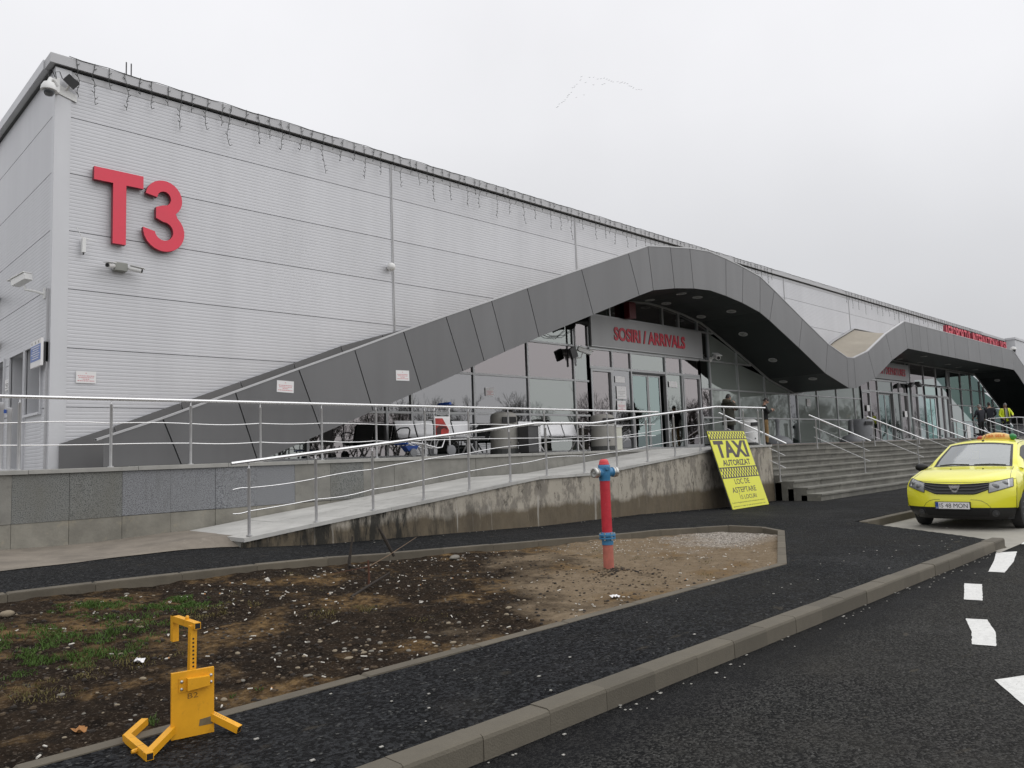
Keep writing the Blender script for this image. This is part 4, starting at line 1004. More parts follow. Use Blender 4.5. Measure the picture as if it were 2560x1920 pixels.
# project board and notices
pb = thing('project_board', (3.55, 15.45, 1.88), 'white and blue information board on the left wall near the corner', 'sign')
obj('board', MB().box(3.52, 3.56, 15.13, 15.82, 1.875, 2.355), M_PAPER, pb)
obj('blue_field', MB().box(3.517, 3.521, 15.145, 15.805, 1.98, 2.26), simple('board_blue', (.13, .20, .45), .5), pb)
obj('spacer', MB().box(3.56, 3.65, 15.2, 15.26, 1.95, 2.3), M_DARK, pb)
for k in range(6): obj('text_line', MB().box(3.514, 3.518, 15.21+.03*(k % 3), 15.75-.05*((k*2) % 3), 2.225-.040*k-.006, 2.225-.040*k+.006), M_PAPER, pb)
for yy in (15.25, 15.46, 15.7): obj('emblem', MB().box(3.515, 3.521, yy, yy+.045, 2.285, 2.325), simple('emblem_grey', (.35, .34, .3), .6), pb)
def notice(label, org, ux, n, w=.33, h=.215, lines=True, tilt=0, col=M_PINK):
    org, ux, n = Vector(org), Vector(ux).normalized(), Vector(n).normalized(); uz = Vector((0, 0, 1))
    if tilt: rot = Matrix.Rotation(tilt, 3, n); ux = rot @ ux; uz = rot @ uz
    t = thing('paper_notice', org, label, 'notice', 'paper notices taped to the walls')
    P = lambda a, b, d: org+ux*(a*w)+uz*(b*h)+n*d
    def slab(a0, a1, b0, b1, d0, d1): return MB().prism([P(a0, b0, d0), P(a1, b0, d0), P(a1, b1, d0), P(a0, b1, d0)], n*(d1-d0))
    obj('sheet', slab(0, 1, 0, 1, .004, .007), M_PAPER, t)
    if lines:
        mb = MB()
        for (b, a0, a1) in ((.60, .10, .90), (.46, .14, .88), (.33, .34, .66), (.19, .08, .92)):
            a = a0
            while a < a1:
                wd = random.uniform(.04, .10); q = slab(a, min(a+wd, a1), b-.032, b+.032, .007, .0078); mb.add(q.v, q.f); a += wd+.025
        q = slab(.47, .53, .80, .86, .007, .0078); mb.add(q.v, q.f)
        obj('print', mb, col, t)['kind'] = 'stuff'
    return t
notice('paper notice taped on the ribbed cladding near the building corner', (4.06, 15.085, 1.58), (1, 0, 0), (0, -1, 0), .33, .215)
notice('lower left paper notice taped on the grey canopy band', (6.63, 12.66, 1.295), (1, 0, 0), (0, -1, 0), .33, .21, tilt=radians(-2))
notice('upper right paper notice taped on the grey canopy band', (9.235, 12.66, 1.61), (1, 0, 0), (0, -1, 0), .33, .21, tilt=radians(1))
notice('pinkish paper notice taped inside the window under the canopy', (13.89, 15.065, 1.63), (1, 0, 0), (0, -1, 0), .30, .22)
notice('small paper notice beside the doorway on the left wall', (3.645, 18.32, 1.70), (0, -1, 0), (-1, 0, 0), .35, .22, col=M_INKB)
notice('red printed notice on the pane left of the arrivals sliding door', (19.55, 15.06, 1.28), (1, 0, 0), (0, -1, 0), .45, .36)
notice('pale sheet on the upper part of the pane left of the arrivals door', (19.5, 15.06, 2.22), (1, 0, 0), (0, -1, 0), .5, .2, lines=False)
notice('middle sheet on the pane left of the arrivals sliding door', (19.55, 15.06, 1.70), (1, 0, 0), (0, -1, 0), .5, .4, col=simple('grey_print', (.5, .5, .5), .7))
notice('pale sheet on the pane right of the arrivals sliding door', (22.5, 15.06, 2.18), (1, 0, 0), (0, -1, 0), .5, .2, lines=False)
notice('white sheet on the glass right of the man in tan trousers', (33.1, 15.06, 1.72), (1, 0, 0), (0, -1, 0), .35, .33, col=simple('grey_print2', (.5, .5, .5), .7))
notice('white sheet on the first departures door', (39.75, 15.02, 1.60), (1, 0, 0), (0, -1, 0), .36, .3, lines=False)
notice('white sheet on the door right of the open departures entrance', (45.0, 15.02, 1.35), (1, 0, 0), (0, -1, 0), .4, .33, lines=False)
notice('white sheet on the glass behind the man in the dark grey jacket', (57.2, 15.05, 1.72), (1, 0, 0), (0, -1, 0), .35, .4, lines=False)
gl = thing('globe_lamp', (10.86, 15.0, 4.66), 'round white globe on the cladding beside the first vertical seam', 'light')
obj('globe', MB().ball((10.86, 14.97, 4.66), .10, n=16, m=10), M_WHITE, gl, smooth=True); obj('base', MB().lathe([(.05, 0), (.05, .05)], (10.86, 15.09, 4.66), 10, 0, (0, -1, 0)), M_WHITE, gl)
ra = thing('roof_antenna', (4.9, 15.3, ROOF), 'pair of thin rods standing on the roof edge above the T3 sign', 'antenna')
for dx in (-.045, .045): obj('rod', MB().tube([(4.93+dx, 15.2, ROOF-.01), (4.93+dx, 15.2, ROOF+.33)], .012, 6), M_DARK, ra)
obj('bracket', MB().box(4.86, 5.02, 15.17, 15.23, ROOF, ROOF+.045), M_DARK, ra)
# speakers, cameras and floodlight posts at the arrivals entrance
hn = thing('horn_speaker', (17.46, 14.9, 3.3), 'mast with two black horn speakers and cables left of the arrivals sign', 'speaker')
obj('mast', MB().tube([(17.46, 14.92, 2.62), (17.46, 14.92, 3.95)], .03, 8), M_TRIM, hn)
for d, q in ((Vector((-1, -.45, .05)), (17.40, 14.88, 3.80)), (Vector((1, -.45, .12)), (17.52, 14.88, 3.93))):
    d = d.normalized(); q = Vector(q); obj('horn', MB().tube([q, q+d*.10, q+d*.24, q+d*.34], [.05, .06, .11, .17], 14), M_BLACK, hn, smooth=True)
obj('cable', MB().tube([(17.4, 14.9, 3.75), (17.0, 14.95, 3.5), (16.5, 15.0, 3.45), (15.9, 15.04, 3.62)], .008, 6), M_BLACK, hn); obj('cable', MB().tube([(17.4, 14.9, 3.7), (16.9, 14.95, 3.42), (16.4, 15.0, 3.40), (15.8, 15.04, 3.55)], .008, 6), M_BLACK, hn)
lc = thing('boxed_camera', (17.6, 14.8, 3.0), 'white boxed camera on the mast left of the arrivals sign', 'security camera')
mt = Matrix.Translation((17.62, 14.72, 3.06)) @ Matrix.Rotation(radians(-28), 4, 'Z') @ Matrix.Rotation(radians(18), 4, 'Y')
obj('housing', MB().box(-.2, .24, -.07, .07, -.06, .055, mat=mt, ch=.012), M_WHITE, lc); obj('sun_shield', MB().box(-.2, .29, -.085, .085, .058, .07, mat=mt), M_WHITE, lc); obj('arm', MB().tube([(17.47, 14.9, 2.85), (17.55, 14.78, 2.85), (17.58, 14.74, 3.0)], .02, 8), M_WHITE, lc)
fl = thing('small_floodlight', (17.3, 14.8, 3.0), 'dark floodlight on the mast left of the arrivals sign', 'light')
mt = Matrix.Translation((17.22, 14.80, 2.98)) @ Matrix.Rotation(radians(-22), 4, 'Y'); obj('housing', MB().box(-.13, .13, -.05, .05, -.16, .16, mat=mt), M_DARK, fl); obj('bracket', MB().bar((17.3, 14.85, 2.98), (17.46, 14.92, 2.98), .03), M_TRIM, fl)
t = camera_bullet('security_camera', 'white bullet camera on the glass right of the arrivals sign', (25.3, 14.85, 3.42), (25.10, 14.6, 3.30), (25.25, 15.03, 3.30), 1.9)
sg = thing('alarm_bell', (20.2, 14.9, 4.5), 'dark red alarm box hanging under the canopy above the arrivals sign', 'alarm')
obj('body', MB().box(20.08, 20.42, 14.78, 15.0, 4.32, 4.86, ch=.03), simple('alarm_red', (.10, .008, .010), .4), sg); obj('mount', MB().box(20.22, 20.28, 14.99, 15.06, 4.4, 4.7), M_DARK, sg)
fl = thing('twin_floodlight', (45.9, 14.85, 3.1), 'pair of dark floodlights on an arm beside the departures sign', 'light')
for sx in (-1, 1):
    mt = Matrix.Translation((45.95+sx*.62, 14.7, 3.14+sx*.04)) @ Matrix.Rotation(radians(20*sx), 4, 'Y'); obj('lamp_head', MB().box(-.24, .24, -.12, .12, -.07, .07, mat=mt), M_DARK, fl)
obj('arm', MB().bar((45.4, 14.8, 3.06), (46.5, 14.8, 3.06), .05), M_TRIM, fl); obj('mast', MB().bar((45.95, 14.9, 1.4), (45.95, 14.9, 3.3), .06), M_TRIM, fl)
dc = thing('dome_camera', (68, 14.3, 6.6), 'white dome camera on the far right end block', 'security camera')
obj('arm', MB().box(67.5, 68.0, 14.42, 14.5, 6.72, 6.84), M_WHITE, dc); obj('housing', MB().lathe([(.06, .22), (.18, .16), (.22, 0), (.12, -.02)], (67.4, 14.45, 6.6), 14), M_WHITE, dc, smooth=True); obj('dome', MB().ball((67.4, 14.45, 6.56), .16, .16, .16), M_DARK, dc)

# icicle light strings along the eaves: one wire, many short dangling strands
il = thing('icicle_lights', (16, 15.0, 7.4), 'string of unlit icicle lights dangling from the roof edge', 'light string')
pts = []; x = 3.85
while x < 62:
    pts.append((x, FY-.092, ROOF-.002+random.uniform(-.018, .010))); x += .22
obj('wire', MB().tube(pts, .007, 5), M_WIRE, il)
def strand(x, L):
    mb = MB(); y = FY-.105; p = Vector((x, y, ROOF)); path = [p.copy(), Vector((x+random.uniform(-.02, .02), y, ROOF-.12))]
    z = ROOF-.12; xx = path[-1].x
    while z > ROOF-.12-L:
        z -= .055; xx += random.uniform(-.022, .022); path.append(Vector((xx, y+random.uniform(-.01, .01), z)))
    mb.tube(path, .0058, 4)
    for q in path[1::2]:
        s = random.choice((-1, 1)); mb.bar(q, q+Vector((s*.045, -.005, .035)), .009)
    return obj('light_strand', mb, M_WIRE, il)
random.seed(5); x = 3.95; k = 0
while x < 61.5:
    if x < 26.5 or 27.4 < x < 30.6 or x > 38:
        L = (.24, .60, .32, .74)[k % 4]*random.uniform(.7, 1.15) if k != 0 else .55
        strand(x+random.uniform(-.06, .06), L)
    k += 1; x += .27 if x < 30 else .40

# ================================================================== HYDRANT
hx, hy, hz = 7.28, 5.85, -1.385
hy_t = thing('fire_hydrant', (hx, hy, hz), 'red pillar hydrant with blue head standing in the bare soil', 'hydrant')
c0 = (hx, hy, hz)
obj('standpipe', MB().lathe([(.062, -.15), (.062, .315)], c0, 20), M_HYRF, hy_t, smooth=True)
fl = obj('flange', MB().lathe([(.068, .305), (.068, .37), (.098, .375), (.098, .395), (.060, .397), (.060, .405), (.098, .407), (.098, .428), (.075, .432), (.068, .45)], c0, 24), M_HYB, hy_t, smooth=True)
for k in range(6):
    a = 2*pi*k/6+.3; q = (hx+.083*cos(a), hy+.083*sin(a), hz)
    obj('bolt', MB().lathe([(.012, .36), (.012, .445)], q, 6), M_CAST, fl)
obj('barrel', MB().lathe([(.061, .445), (.061, 1.065)], c0, 22), M_HYR, hy_t, smooth=True)
hd = obj('head', MB().lathe([(.066, 1.055), (.066, 1.08), (.070, 1.09), (.074, 1.20), (.072, 1.235), (.066, 1.245)], c0, 22), M_HYB, hy_t, smooth=True)
obj('cap', MB().lathe([(.064, 1.245), (.064, 1.258), (.058, 1.262), (.056, 1.28), (.046, 1.302), (.030, 1.312), (.0, 1.313)], c0, 16), M_HYRC, hy_t, smooth=True)
Rr, Ff = Vector((.7129, -.7002, 0)).normalized(), Vector((.7, .708, 0)).normalized()
for d in ((-Rr*.80-Ff*.60), (Rr*.88+Ff*.45), (Rr*.35-Ff*.93)):
    d = d.normalized(); q = Vector(c0)+Vector((0, 0, 1.155))
    if d.dot(Rr) > .2 and d.dot(Ff) < -.5:
        obj('drain_boss', MB().lathe([(.03, .05), (.03, .085), (.02, .09)], q+Vector((0, 0, .05)), 12, 0, d), M_HYB, hd); continue
    obj('outlet', MB().lathe([(.052, .03), (.050, .10), (.058, .105), (.058, .118)], q, 18, 0, d), M_HYB, hd, smooth=True)
    cp = obj('outlet_cap', MB().lathe([(.060, .116), (.062, .128), (.055, .130), (.055, .142), (.062, .145), (.060, .172), (.046, .176), (.044, .160), (.018, .158), (.014, .172), (.0, .174)], q, 20, 0, d), M_CAST, hy_t, smooth=True)

# ================================================================== WHEEL CLAMP
wc = thing('wheel_clamp', (1.70, 4.2, -1.40), 'bright yellow wheel clamp left standing on the pavement edge', 'wheel clamp')
u = Vector((.978, -.208, 0)).normalized(); nrm = Vector((-.208, -.978, 0)).normalized()
def wp(a, z, d=0): v = Vector((1.608, 4.225, 0))+u*a+nrm*d; return Vector((v.x, v.y, z))
W_, H0, H1 = .212, -1.397, -1.062
pl = obj('plate', MB().prism([wp(0, H0), wp(W_, H0), wp(W_, H1), wp(0, H1)], nrm*-.022), M_YEL, wc)
obj('scrape', MB().prism([wp(.135, H0+.045, .0005), wp(.205, H0+.045, .0005), wp(.208, H0+.085, .0005), wp(.14, H0+.078, .0005)], nrm*.0008), M_RUST, pl)
lk = obj('lock_box', MB().prism([wp(.075, -1.155), wp(.185, -1.145), wp(.185, -1.098), wp(.075, -1.094)], nrm*.034), M_YEL, wc)
obj('lock_flange', MB().prism([wp(.035, -1.165, .001), wp(.19, -1.15, .001), wp(.19, -1.092, .001), wp(.035, -1.092, .001)], nrm*.003), M_YEL, lk)
for a, z in ((.05, -1.11), (.05, -1.148), (.195, -1.10), (.195, -1.135)): obj('rivet', MB().ball(wp(a, z, .003), .009, n=10, m=6), M_CAST, lk, smooth=True)
mb = MB(); text_on(mb, 'B2', wp(.08, -1.202, .0), u, (0, 0, 1), .05, .026, nrm, .0012, -.012); obj('marker_writing', mb, simple('marker_ink', (.12, .06, .02), .7), pl)
def sq_tube(name, a, b, w, parent, open_end=None, holes=None):
    a, b = Vector(a), Vector(b); o = obj(name, MB().bar(a, b, w), M_YEL, parent)
    if open_end:
        e = b if open_end == 'b' else a; d = (b-a).normalized() if open_end == 'b' else (a-b).normalized()
        obj('tube_mouth', MB().bar(e-d*.001, e+d*.0012, w*.80), M_BLACK, o)
    return o
mast = sq_tube('mast', wp(.107, -1.10, -.045), wp(.112, -.838, -.045), .034, wc)
for k in range(8):
    z = -.905-.0205*k; c = wp(.112, z, -.028); obj('adjustment_hole', MB().lathe([(.0055, 0), (.0055, .0012)], c, 8, 0, nrm), M_BLACK, mast)
A0 = Vector((1.737, 4.205, -.838)); A1 = Vector((1.743, 4.55, -.838)); back = (A1-A0).normalized()
arm = sq_tube('hook_arm', A1, A0, .034, wc, 'b')
obj('pin', MB().lathe([(.011, 0), (.011, .012), (.007, .02)], A0.lerp(A1, .42)+Vector((0, 0, .017)), 8), M_YEL, arm)
sq_tube('hook_tip', A1+Vector((0, 0, .017))-back*.017, A1+Vector((0, 0, -.125))-back*.017, .034, wc)
zf = -1.378
L0 = wp(.02, -1.345, -.03)
c1 = Vector((1.435, 4.058, zf)); c2 = Vector((1.452, 4.402, zf)); c3 = Vector((1.59, 4.545, zf+.015))
sq_tube('leg', L0, c1+(c1-L0).normalized()*.012, .036, wc)
lg = sq_tube('leg', c2, c1+(c1-c2).normalized()*.03, .036, wc, 'b')
m_ = c1.lerp(c2, .33); obj('sleeve_seam', MB().bar(m_, m_+(c2-c1).normalized()*.003, .0375), M_RUST, lg); obj('pin', MB().lathe([(.012, 0), (.012, .02), (.008, .03)], m_+Vector((-.016, -.003, 0)), 8, 0, (-1, -.1, 0)), M_YEL, lg)
sq_tube('leg', c2+(c2-c3).normalized()*.012, c3, .036, wc)
R0 = wp(.20, -1.315, -.02); R1 = Vector((1.895, 4.055, zf))
rl = sq_tube('leg', R0, R1, .036, wc, 'b')
for k in range(7):
    c = R0.lerp(R1, .1+.07*k)+Vector((0, 0, .0185)); obj('adjustment_hole', MB().lathe([(.005, 0), (.005, .001)], c, 6), M_BLACK, rl)

# ================================================================== TAXI BOARD
tb = thing('taxi_board', (17.6, 9.6, -1.45), 'yellow TAXI AUTORIZAT board leaning against the ramp wall', 'sign')
O = Vector((16.40, 9.41, -1.425)); ux = Vector((1.85, .04, 0)).normalized(); uz = (Vector((16.40, 9.975, .435))-O).normalized(); bw, bh = 1.83, 1.945
nn = ux.cross(uz).normalized()
if nn.y > 0: nn = -nn
BP = lambda a, b, d=0: O+ux*(a*bw)+uz*(b*bh)+nn*d
def bq(a0, a1, b0, b1, d0, d1): return MB().prism([BP(a0, b0, d0), BP(a1, b0, d0), BP(a1, b1, d0), BP(a0, b1, d0)], nn*(d1-d0))
obj('panel', bq(0, 1, 0, 1, -.012, 0), M_SIGNY, tb); obj('back_board', bq(-.012, .985, .01, 1.014, -.03, -.013), M_DARK, tb)
obj('frame_edge', bq(-.004, 1.004, .993, 1.006, -.011, .003), M_DARK, tb)
for (b0, b1) in ((.896, .985), (.395, .51)):
    mb = MB(); rowsn, coln = 3, 28
    h = (b1-b0)
    for r in range(rowsn):
        for cidx in range(coln):
            if (cidx+r) % 2: continue
            q = bq(.012+cidx*.976/coln, .012+(cidx+1)*.976/coln, b0+h*r/rowsn, b0+h*(r+1)/rowsn, .0005, .0012); mb.add(q.v, q.f)
    for e_ in (b0-.014, b1):
        if e_ > .98: continue
        q = bq(.0, 1., e_, e_+.014, .0005, .0013); mb.add(q.v, q.f)
    ck = obj('chequer_band', mb, M_INK, tb); ck['kind'] = 'stuff'
for (t_, a0, wd, b0, hh, bold) in (('TAXI', .055, .87, .645, .225, .040), ('AUTORIZAT', .13, .75, .540, .078, .028), ('LOC DE', .28, .40, .300, .068, .009), ('ASTEPTARE', .14, .65, .195, .068, .010), ('15 LOCURI', .29, .45, .110, .052, .006),
                                   ('Conform Regulamentului privind activitatea de transport', .03, .90, .062, .022, -.006), ('persoane in regim de taxi al Aeroportului I. Iasi', .045, .87, .018, .022, -.006)):
    mb = MB(); text_on(mb, t_, BP(a0, b0, .0004), ux, uz, wd*bw, hh*bh, nn, .001, bold); obj('lettering', mb, M_INK, tb)
mb = MB(); text_on(mb, ',', BP(.285, .165, .0004), ux, uz, .03, .05, nn, .001); obj('lettering', mb, M_INK, tb)

# ================================================================== ON THE TERRACE: BENCHES, BINS, TROLLEY
def bench(x0, y0, label):
    t = thing('waiting_bench', (x0, y0, ZP), label, 'bench', 'steel waiting benches on the terrace')
    Wd = .56; n = 4
    for k in range(n):
        a = x0+.06+k*Wd; b = a+Wd-.045
        rows = []
        for (yy, zz) in ((-.03, .425), (.0, .440), (.10, .445), (.30, .430), (.42, .435), (.46, .47), (.50, .56), (.56, .72), (.60, .83), (.605, .845)):
            rows.append([(a, y0+yy, ZP+zz), (a+.02, y0+yy-.004, ZP+zz-.004), (b-.02, y0+yy-.004, ZP+zz-.004), (b, y0+yy, ZP+zz)])
        mb = MB().grid(rows); mb.grid([[(p[0], p[1]+.012, p[2]-.012) for p in r] for r in rows]); obj('seat', mb, M_SEAT, t, smooth=True)
    obj('beam', MB().box(x0, x0+n*Wd+.06, y0+.18, y0+.25, ZP+.345, ZP+.405), M_BLACK, t)
    for k in range(n+1):
        a = x0+.04+k*Wd; obj('seat_bracket', MB().prism([(a-.012, y0+.0, ZP+.40), (a-.012, y0+.46, ZP+.40), (a-.012, y0+.60, ZP+.80), (a-.012, y0+.62, ZP+.80), (a-.012, y0+.52, ZP+.40), (a-.012, y0+.4, ZP+.35), (a-.012, y0+.05, ZP+.37)], (.024, 0, 0)), M_BLACK, t)
    for a in (x0+.03, x0+n*Wd+.06):
        obj('armrest', MB().tube([(a, y0+.05, ZP+.41), (a, y0-.01, ZP+.60), (a, y0+.04, ZP+.655), (a, y0+.34, ZP+.66), (a, y0+.50, ZP+.60)], .016, 7), M_BLACK, t, smooth=True)
    for a in (x0+.35, x0+n*Wd-.30):
        obj('leg', MB().tube([(a, y0+.22, ZP+.35), (a, y0-.02, ZP+.05), (a, y0-.10, ZP+.015)], .020, 7), M_SEAT, t, smooth=True); obj('leg', MB().tube([(a, y0+.22, ZP+.35), (a, y0+.46, ZP+.05), (a, y0+.54, ZP+.015)], .020, 7), M_SEAT, t, smooth=True)
    return t
bench(10.30, 13.70, 'steel four seat waiting bench behind the luggage trolley')
bench(14.25, 13.70, 'steel four seat waiting bench between the two tall bins')
def bin_tall(x, y, label, r=.34, h=1.05, m=M_BIN, name='litter_bin', grp='tall bins on the terrace'):
    t = thing(name, (x, y, ZP), label, 'bin', grp)
    obj('base', MB().lathe([(r*1.05, 0), (r*1.05, h*.12), (r, h*.13)], (x, y, ZP), 20), M_BIND, t)
    obj('body', MB().lathe([(r, h*.12), (r*1.01, h*.5), (r*.97, h*.90), (r*.90, h*.95), (r*.6, h*.99), (0, h)], (x, y, ZP), 22), m, t, smooth=True)
    d = Vector((-.35, -.94, 0)).normalized(); s_ = Vector((d.y, -d.x, 0))
    q = Vector((x, y, ZP+h*.80))+d*(r*.945)
    obj('opening', MB().prism([q-s_*r*.55-Vector((0, 0, h*.07)), q+s_*r*.55-Vector((0, 0, h*.07)), q+s_*r*.52+Vector((0, 0, h*.065)), q-s_*r*.52+Vector((0, 0, h*.065))], d*.05), M_BLACK, t)
    obj('lock', MB().lathe([(.025, 0), (.025, .02)], Vector((x, y, ZP+h*.27))+d*r*.99, 10, 0, d), M_DARK, t)
    return t
bin_tall(13.35, 13.85, 'beige tall bin with dark slot between the two benches')
bin_tall(17.25, 13.85, 'beige tall bin with dark slot left of the arrivals doors')
bin_tall(26.45, 14.3, 'pale tall bin beside the man in the olive parka', .3, 1.0, M_WHITE)
bin_tall(35.6, 13.8, 'large round grey bin left of the departures doors', .52, 1.05, M_ASHT)
db = thing('square_bin', (13.78, 13.3, ZP), 'low dark square metal bin in front of the second bench', 'bin')
obj('body', MB().box(13.50, 13.92, 13.15, 13.5, ZP+.03, ZP+.66), M_BINM, db); obj('edge_strip', MB().box(13.84, 13.925, 13.135, 13.16, ZP+.03, ZP+.65), M_STEEL, db); obj('rim', MB().box(13.485, 13.935, 13.13, 13.515, ZP+.66, ZP+.685), M_BLACK, db); obj('foot', MB().box(13.53, 13.89, 13.18, 13.47, ZP, ZP+.03), M_BLACK, db)
cb = thing('white_cabinet', (18.45, 14.4, ZP), 'narrow white cabinet beside the tall bin left of the arrivals doors', 'cabinet')
obj('body', MB().box(18.27, 18.66, 14.25, 14.6, ZP+.02, ZP+.69), M_CREAM, cb); obj('lid', MB().box(18.25, 18.68, 14.23, 14.62, ZP+.69, ZP+.72), M_WHITE, cb); obj('plinth', MB().box(18.3, 18.63, 14.28, 14.57, ZP, ZP+.02), M_DARK, cb)
for (x, y, lab) in ((27.9, 13.9, 'grey round based ashtray stand right of the man in tan trousers'), (34.1, 13.6, 'grey round based ashtray stand left of the large round bin')):
    t = thing('ashtray_stand', (x, y, ZP), lab, 'ashtray', 'ashtray stands on the terrace')
    obj('base', MB().lathe([(.50, 0), (.51, .08), (.47, .17), (.36, .27), (.20, .33), (.09, .36)], (x, y, ZP), 24), M_ASHT, t, smooth=True)
    obj('neck', MB().lathe([(.09, .355), (.075, .42), (.072, .85), (.085, .87), (.095, .89), (.095, .97), (.06, .99), (0, .99)], (x, y, ZP), 16), M_ASHT, t, smooth=True)
# luggage trolley
tr = thing('luggage_trolley', (10.2, 13.0, ZP), 'luggage trolley with a red advertising panel parked behind the railing', 'trolley')
TP = lambda x, y, z: (x, y, ZP+z)
for yy in (12.78, 13.0, 13.22): obj('deck_tube', MB().tube([TP(9.66, yy, .30), TP(9.95, yy, .27), TP(10.35, yy, .175), TP(10.48, yy, .19), TP(10.56, yy, .36)], .016, 8), M_STEEL, tr, smooth=True)
for yy in (12.74, 13.26):
    obj('upright', MB().tube([TP(10.66, yy, .10), TP(10.66, yy, .98), TP(10.68, yy, 1.06)], .021, 8), M_STEEL, tr, smooth=True)
    wf = obj('fork', MB().box(10.62, 10.70, yy-.03, yy+.03, ZP+.06, ZP+.22), M_TRIM, tr)
    obj('wheel', MB().lathe([(.10, -.022), (.115, -.016), (.115, .016), (.10, .022), (.05, .024), (.05, -.024)], TP(10.66, yy-.05 if yy < 13 else yy+.05, .115), 18, 0, (0, 1, 0)), M_WHEELG, tr, smooth=True)
obj('front_fork', MB().prism([TP(9.62, 12.92, .24), TP(9.98, 12.92, .24), TP(9.88, 12.92, .12), TP(9.72, 12.92, .12)], (0, .18, 0)), M_TBLUE, tr)
obj('wheel', MB().lathe([(.075, -.02), (.088, -.014), (.088, .014), (.075, .02), (.04, .022), (.04, -.022)], TP(9.80, 12.88, .09), 18, 0, (0, 1, 0)), M_WHEELG, tr, smooth=True)
obj('bumper', MB().tube([TP(9.58, 12.78, .28), TP(9.54, 13.0, .28), TP(9.58, 13.22, .28)], .022, 8), M_TBLUE, tr)
obj('push_handle', MB().tube([TP(10.74, 12.70, 1.06), TP(10.80, 12.74, 1.09), TP(10.80, 13.26, 1.09), TP(10.74, 13.30, 1.06)], .024, 8), M_STEEL, tr, smooth=True)
obj('brake_bar', MB().tube([TP(10.76, 12.8, 1.13), TP(10.76, 13.2, 1.13)], .034, 8), M_TBLUE, tr, smooth=True)
bk_ = MB()
for zz in (.80, .88, .96): bk_.tube([TP(10.66, 12.76, zz), TP(10.36, 12.78, zz), TP(10.36, 13.22, zz), TP(10.66, 13.24, zz)], .007, 5)
for yy in (12.80, 12.95, 13.1, 13.22): bk_.tube([TP(10.36, yy, .80), TP(10.36, yy, .98)], .006, 5)
b_ = obj('basket', bk_, M_STEEL, tr); b_['kind'] = 'stuff'
# advertising panel facing the front: plain red and white stand-in for the printed picture
pn = obj('advert_panel', MB().prism([TP(10.28, 12.74, .40), TP(10.64, 12.70, .40), TP(10.66, 12.70, .84), TP(10.26, 12.74, .84)], (0, .015, 0)), M_PAPER, tr)
obj('advert_print', MB().prism([TP(10.285, 12.732, .41), TP(10.60, 12.70, .41), TP(10.62, 12.70, .55), TP(10.46, 12.714, .80), TP(10.28, 12.732, .80)], (0, .004, 0)), simple('advert_red', (.34, .03, .025), .5, var=.5, scale=9), pn)
obj('advert_figure', MB().prism([TP(10.31, 12.724, .42), TP(10.40, 12.716, .42), TP(10.42, 12.714, .56), TP(10.50, 12.707, .60), TP(10.58, 12.70, .55), TP(10.55, 12.70, .62), TP(10.36, 12.718, .64), TP(10.30, 12.726, .58)], (0, .003, 0)), simple('advert_dark', (.05, .012, .012), .5), pn)
# belt barrier by the left door
for i, (x, y) in enumerate(((2.93, 14.4), (2.62, 13.4))):
    t = thing('belt_barrier', (x, y, ZP), ('belt barrier post nearer the doorway at the left picture edge', 'belt barrier post nearer the railing at the left picture edge')[i], 'barrier', 'belt barriers by the left doorway')
    obj('base', MB().lathe([(.16, 0), (.16, .02), (.04, .035)], (x, y, ZP), 18), M_TRIM, t); obj('post', MB().lathe([(.032, .03), (.032, .90), (.04, .91), (.04, 1.0), (.03, 1.01)], (x, y, ZP), 12), M_TRIM, t, smooth=True)
    if i == 0: obj('belt', MB().box(x-1.6, x-.04, y-.003, y+.003, ZP+.92, ZP+.98), M_TBLUE, t)
# clutter by the departures doors
sc_ = thing('folding_stand', (53, 14, ZP), 'white display stand on the terrace left of the grey clad men', 'stand'); obj('board', MB().box(52.0, 52.6, 13.9, 13.96, ZP+.02, ZP+.85), M_WHITE, sc_); obj('brace', MB().bar((52.3, 13.97, ZP+.7), (52.3, 14.25, ZP), .04), M_DARK, sc_)
lg_ = thing('wire_cart', (54.5, 13.6, ZP), 'low wire luggage cart behind the men near the far landing', 'trolley')
obj('panel', MB().prism([(53.6, 13.5, ZP+.35), (55.0, 13.5, ZP+.35), (54.8, 13.8, ZP+.95), (53.4, 13.8, ZP+.95)], (0, .03, 0)), M_SEAT, lg_)
for k in range(4): obj('wire', MB().bar((53.7+.4*k, 13.48, ZP+.34), (53.5+.4*k, 13.78, ZP+.96), .03), M_DARK, lg_)
obj('frame', MB().box(53.5, 55.1, 13.4, 14.0, ZP+.12, ZP+.30), M_BLACK, lg_)
for xx in (53.7, 54.9): obj('wheel', MB().lathe([(.08, -.03), (.08, .03)], (xx, 13.45, ZP+.08), 12, 0, (0, 1, 0)), M_TIRE, lg_)

# ================================================================== TAXI
taxi = thing('taxi', (14.62, 4.20, -1.522), 'yellow taxi hatchback parked nose first in the concrete bay', 'car')
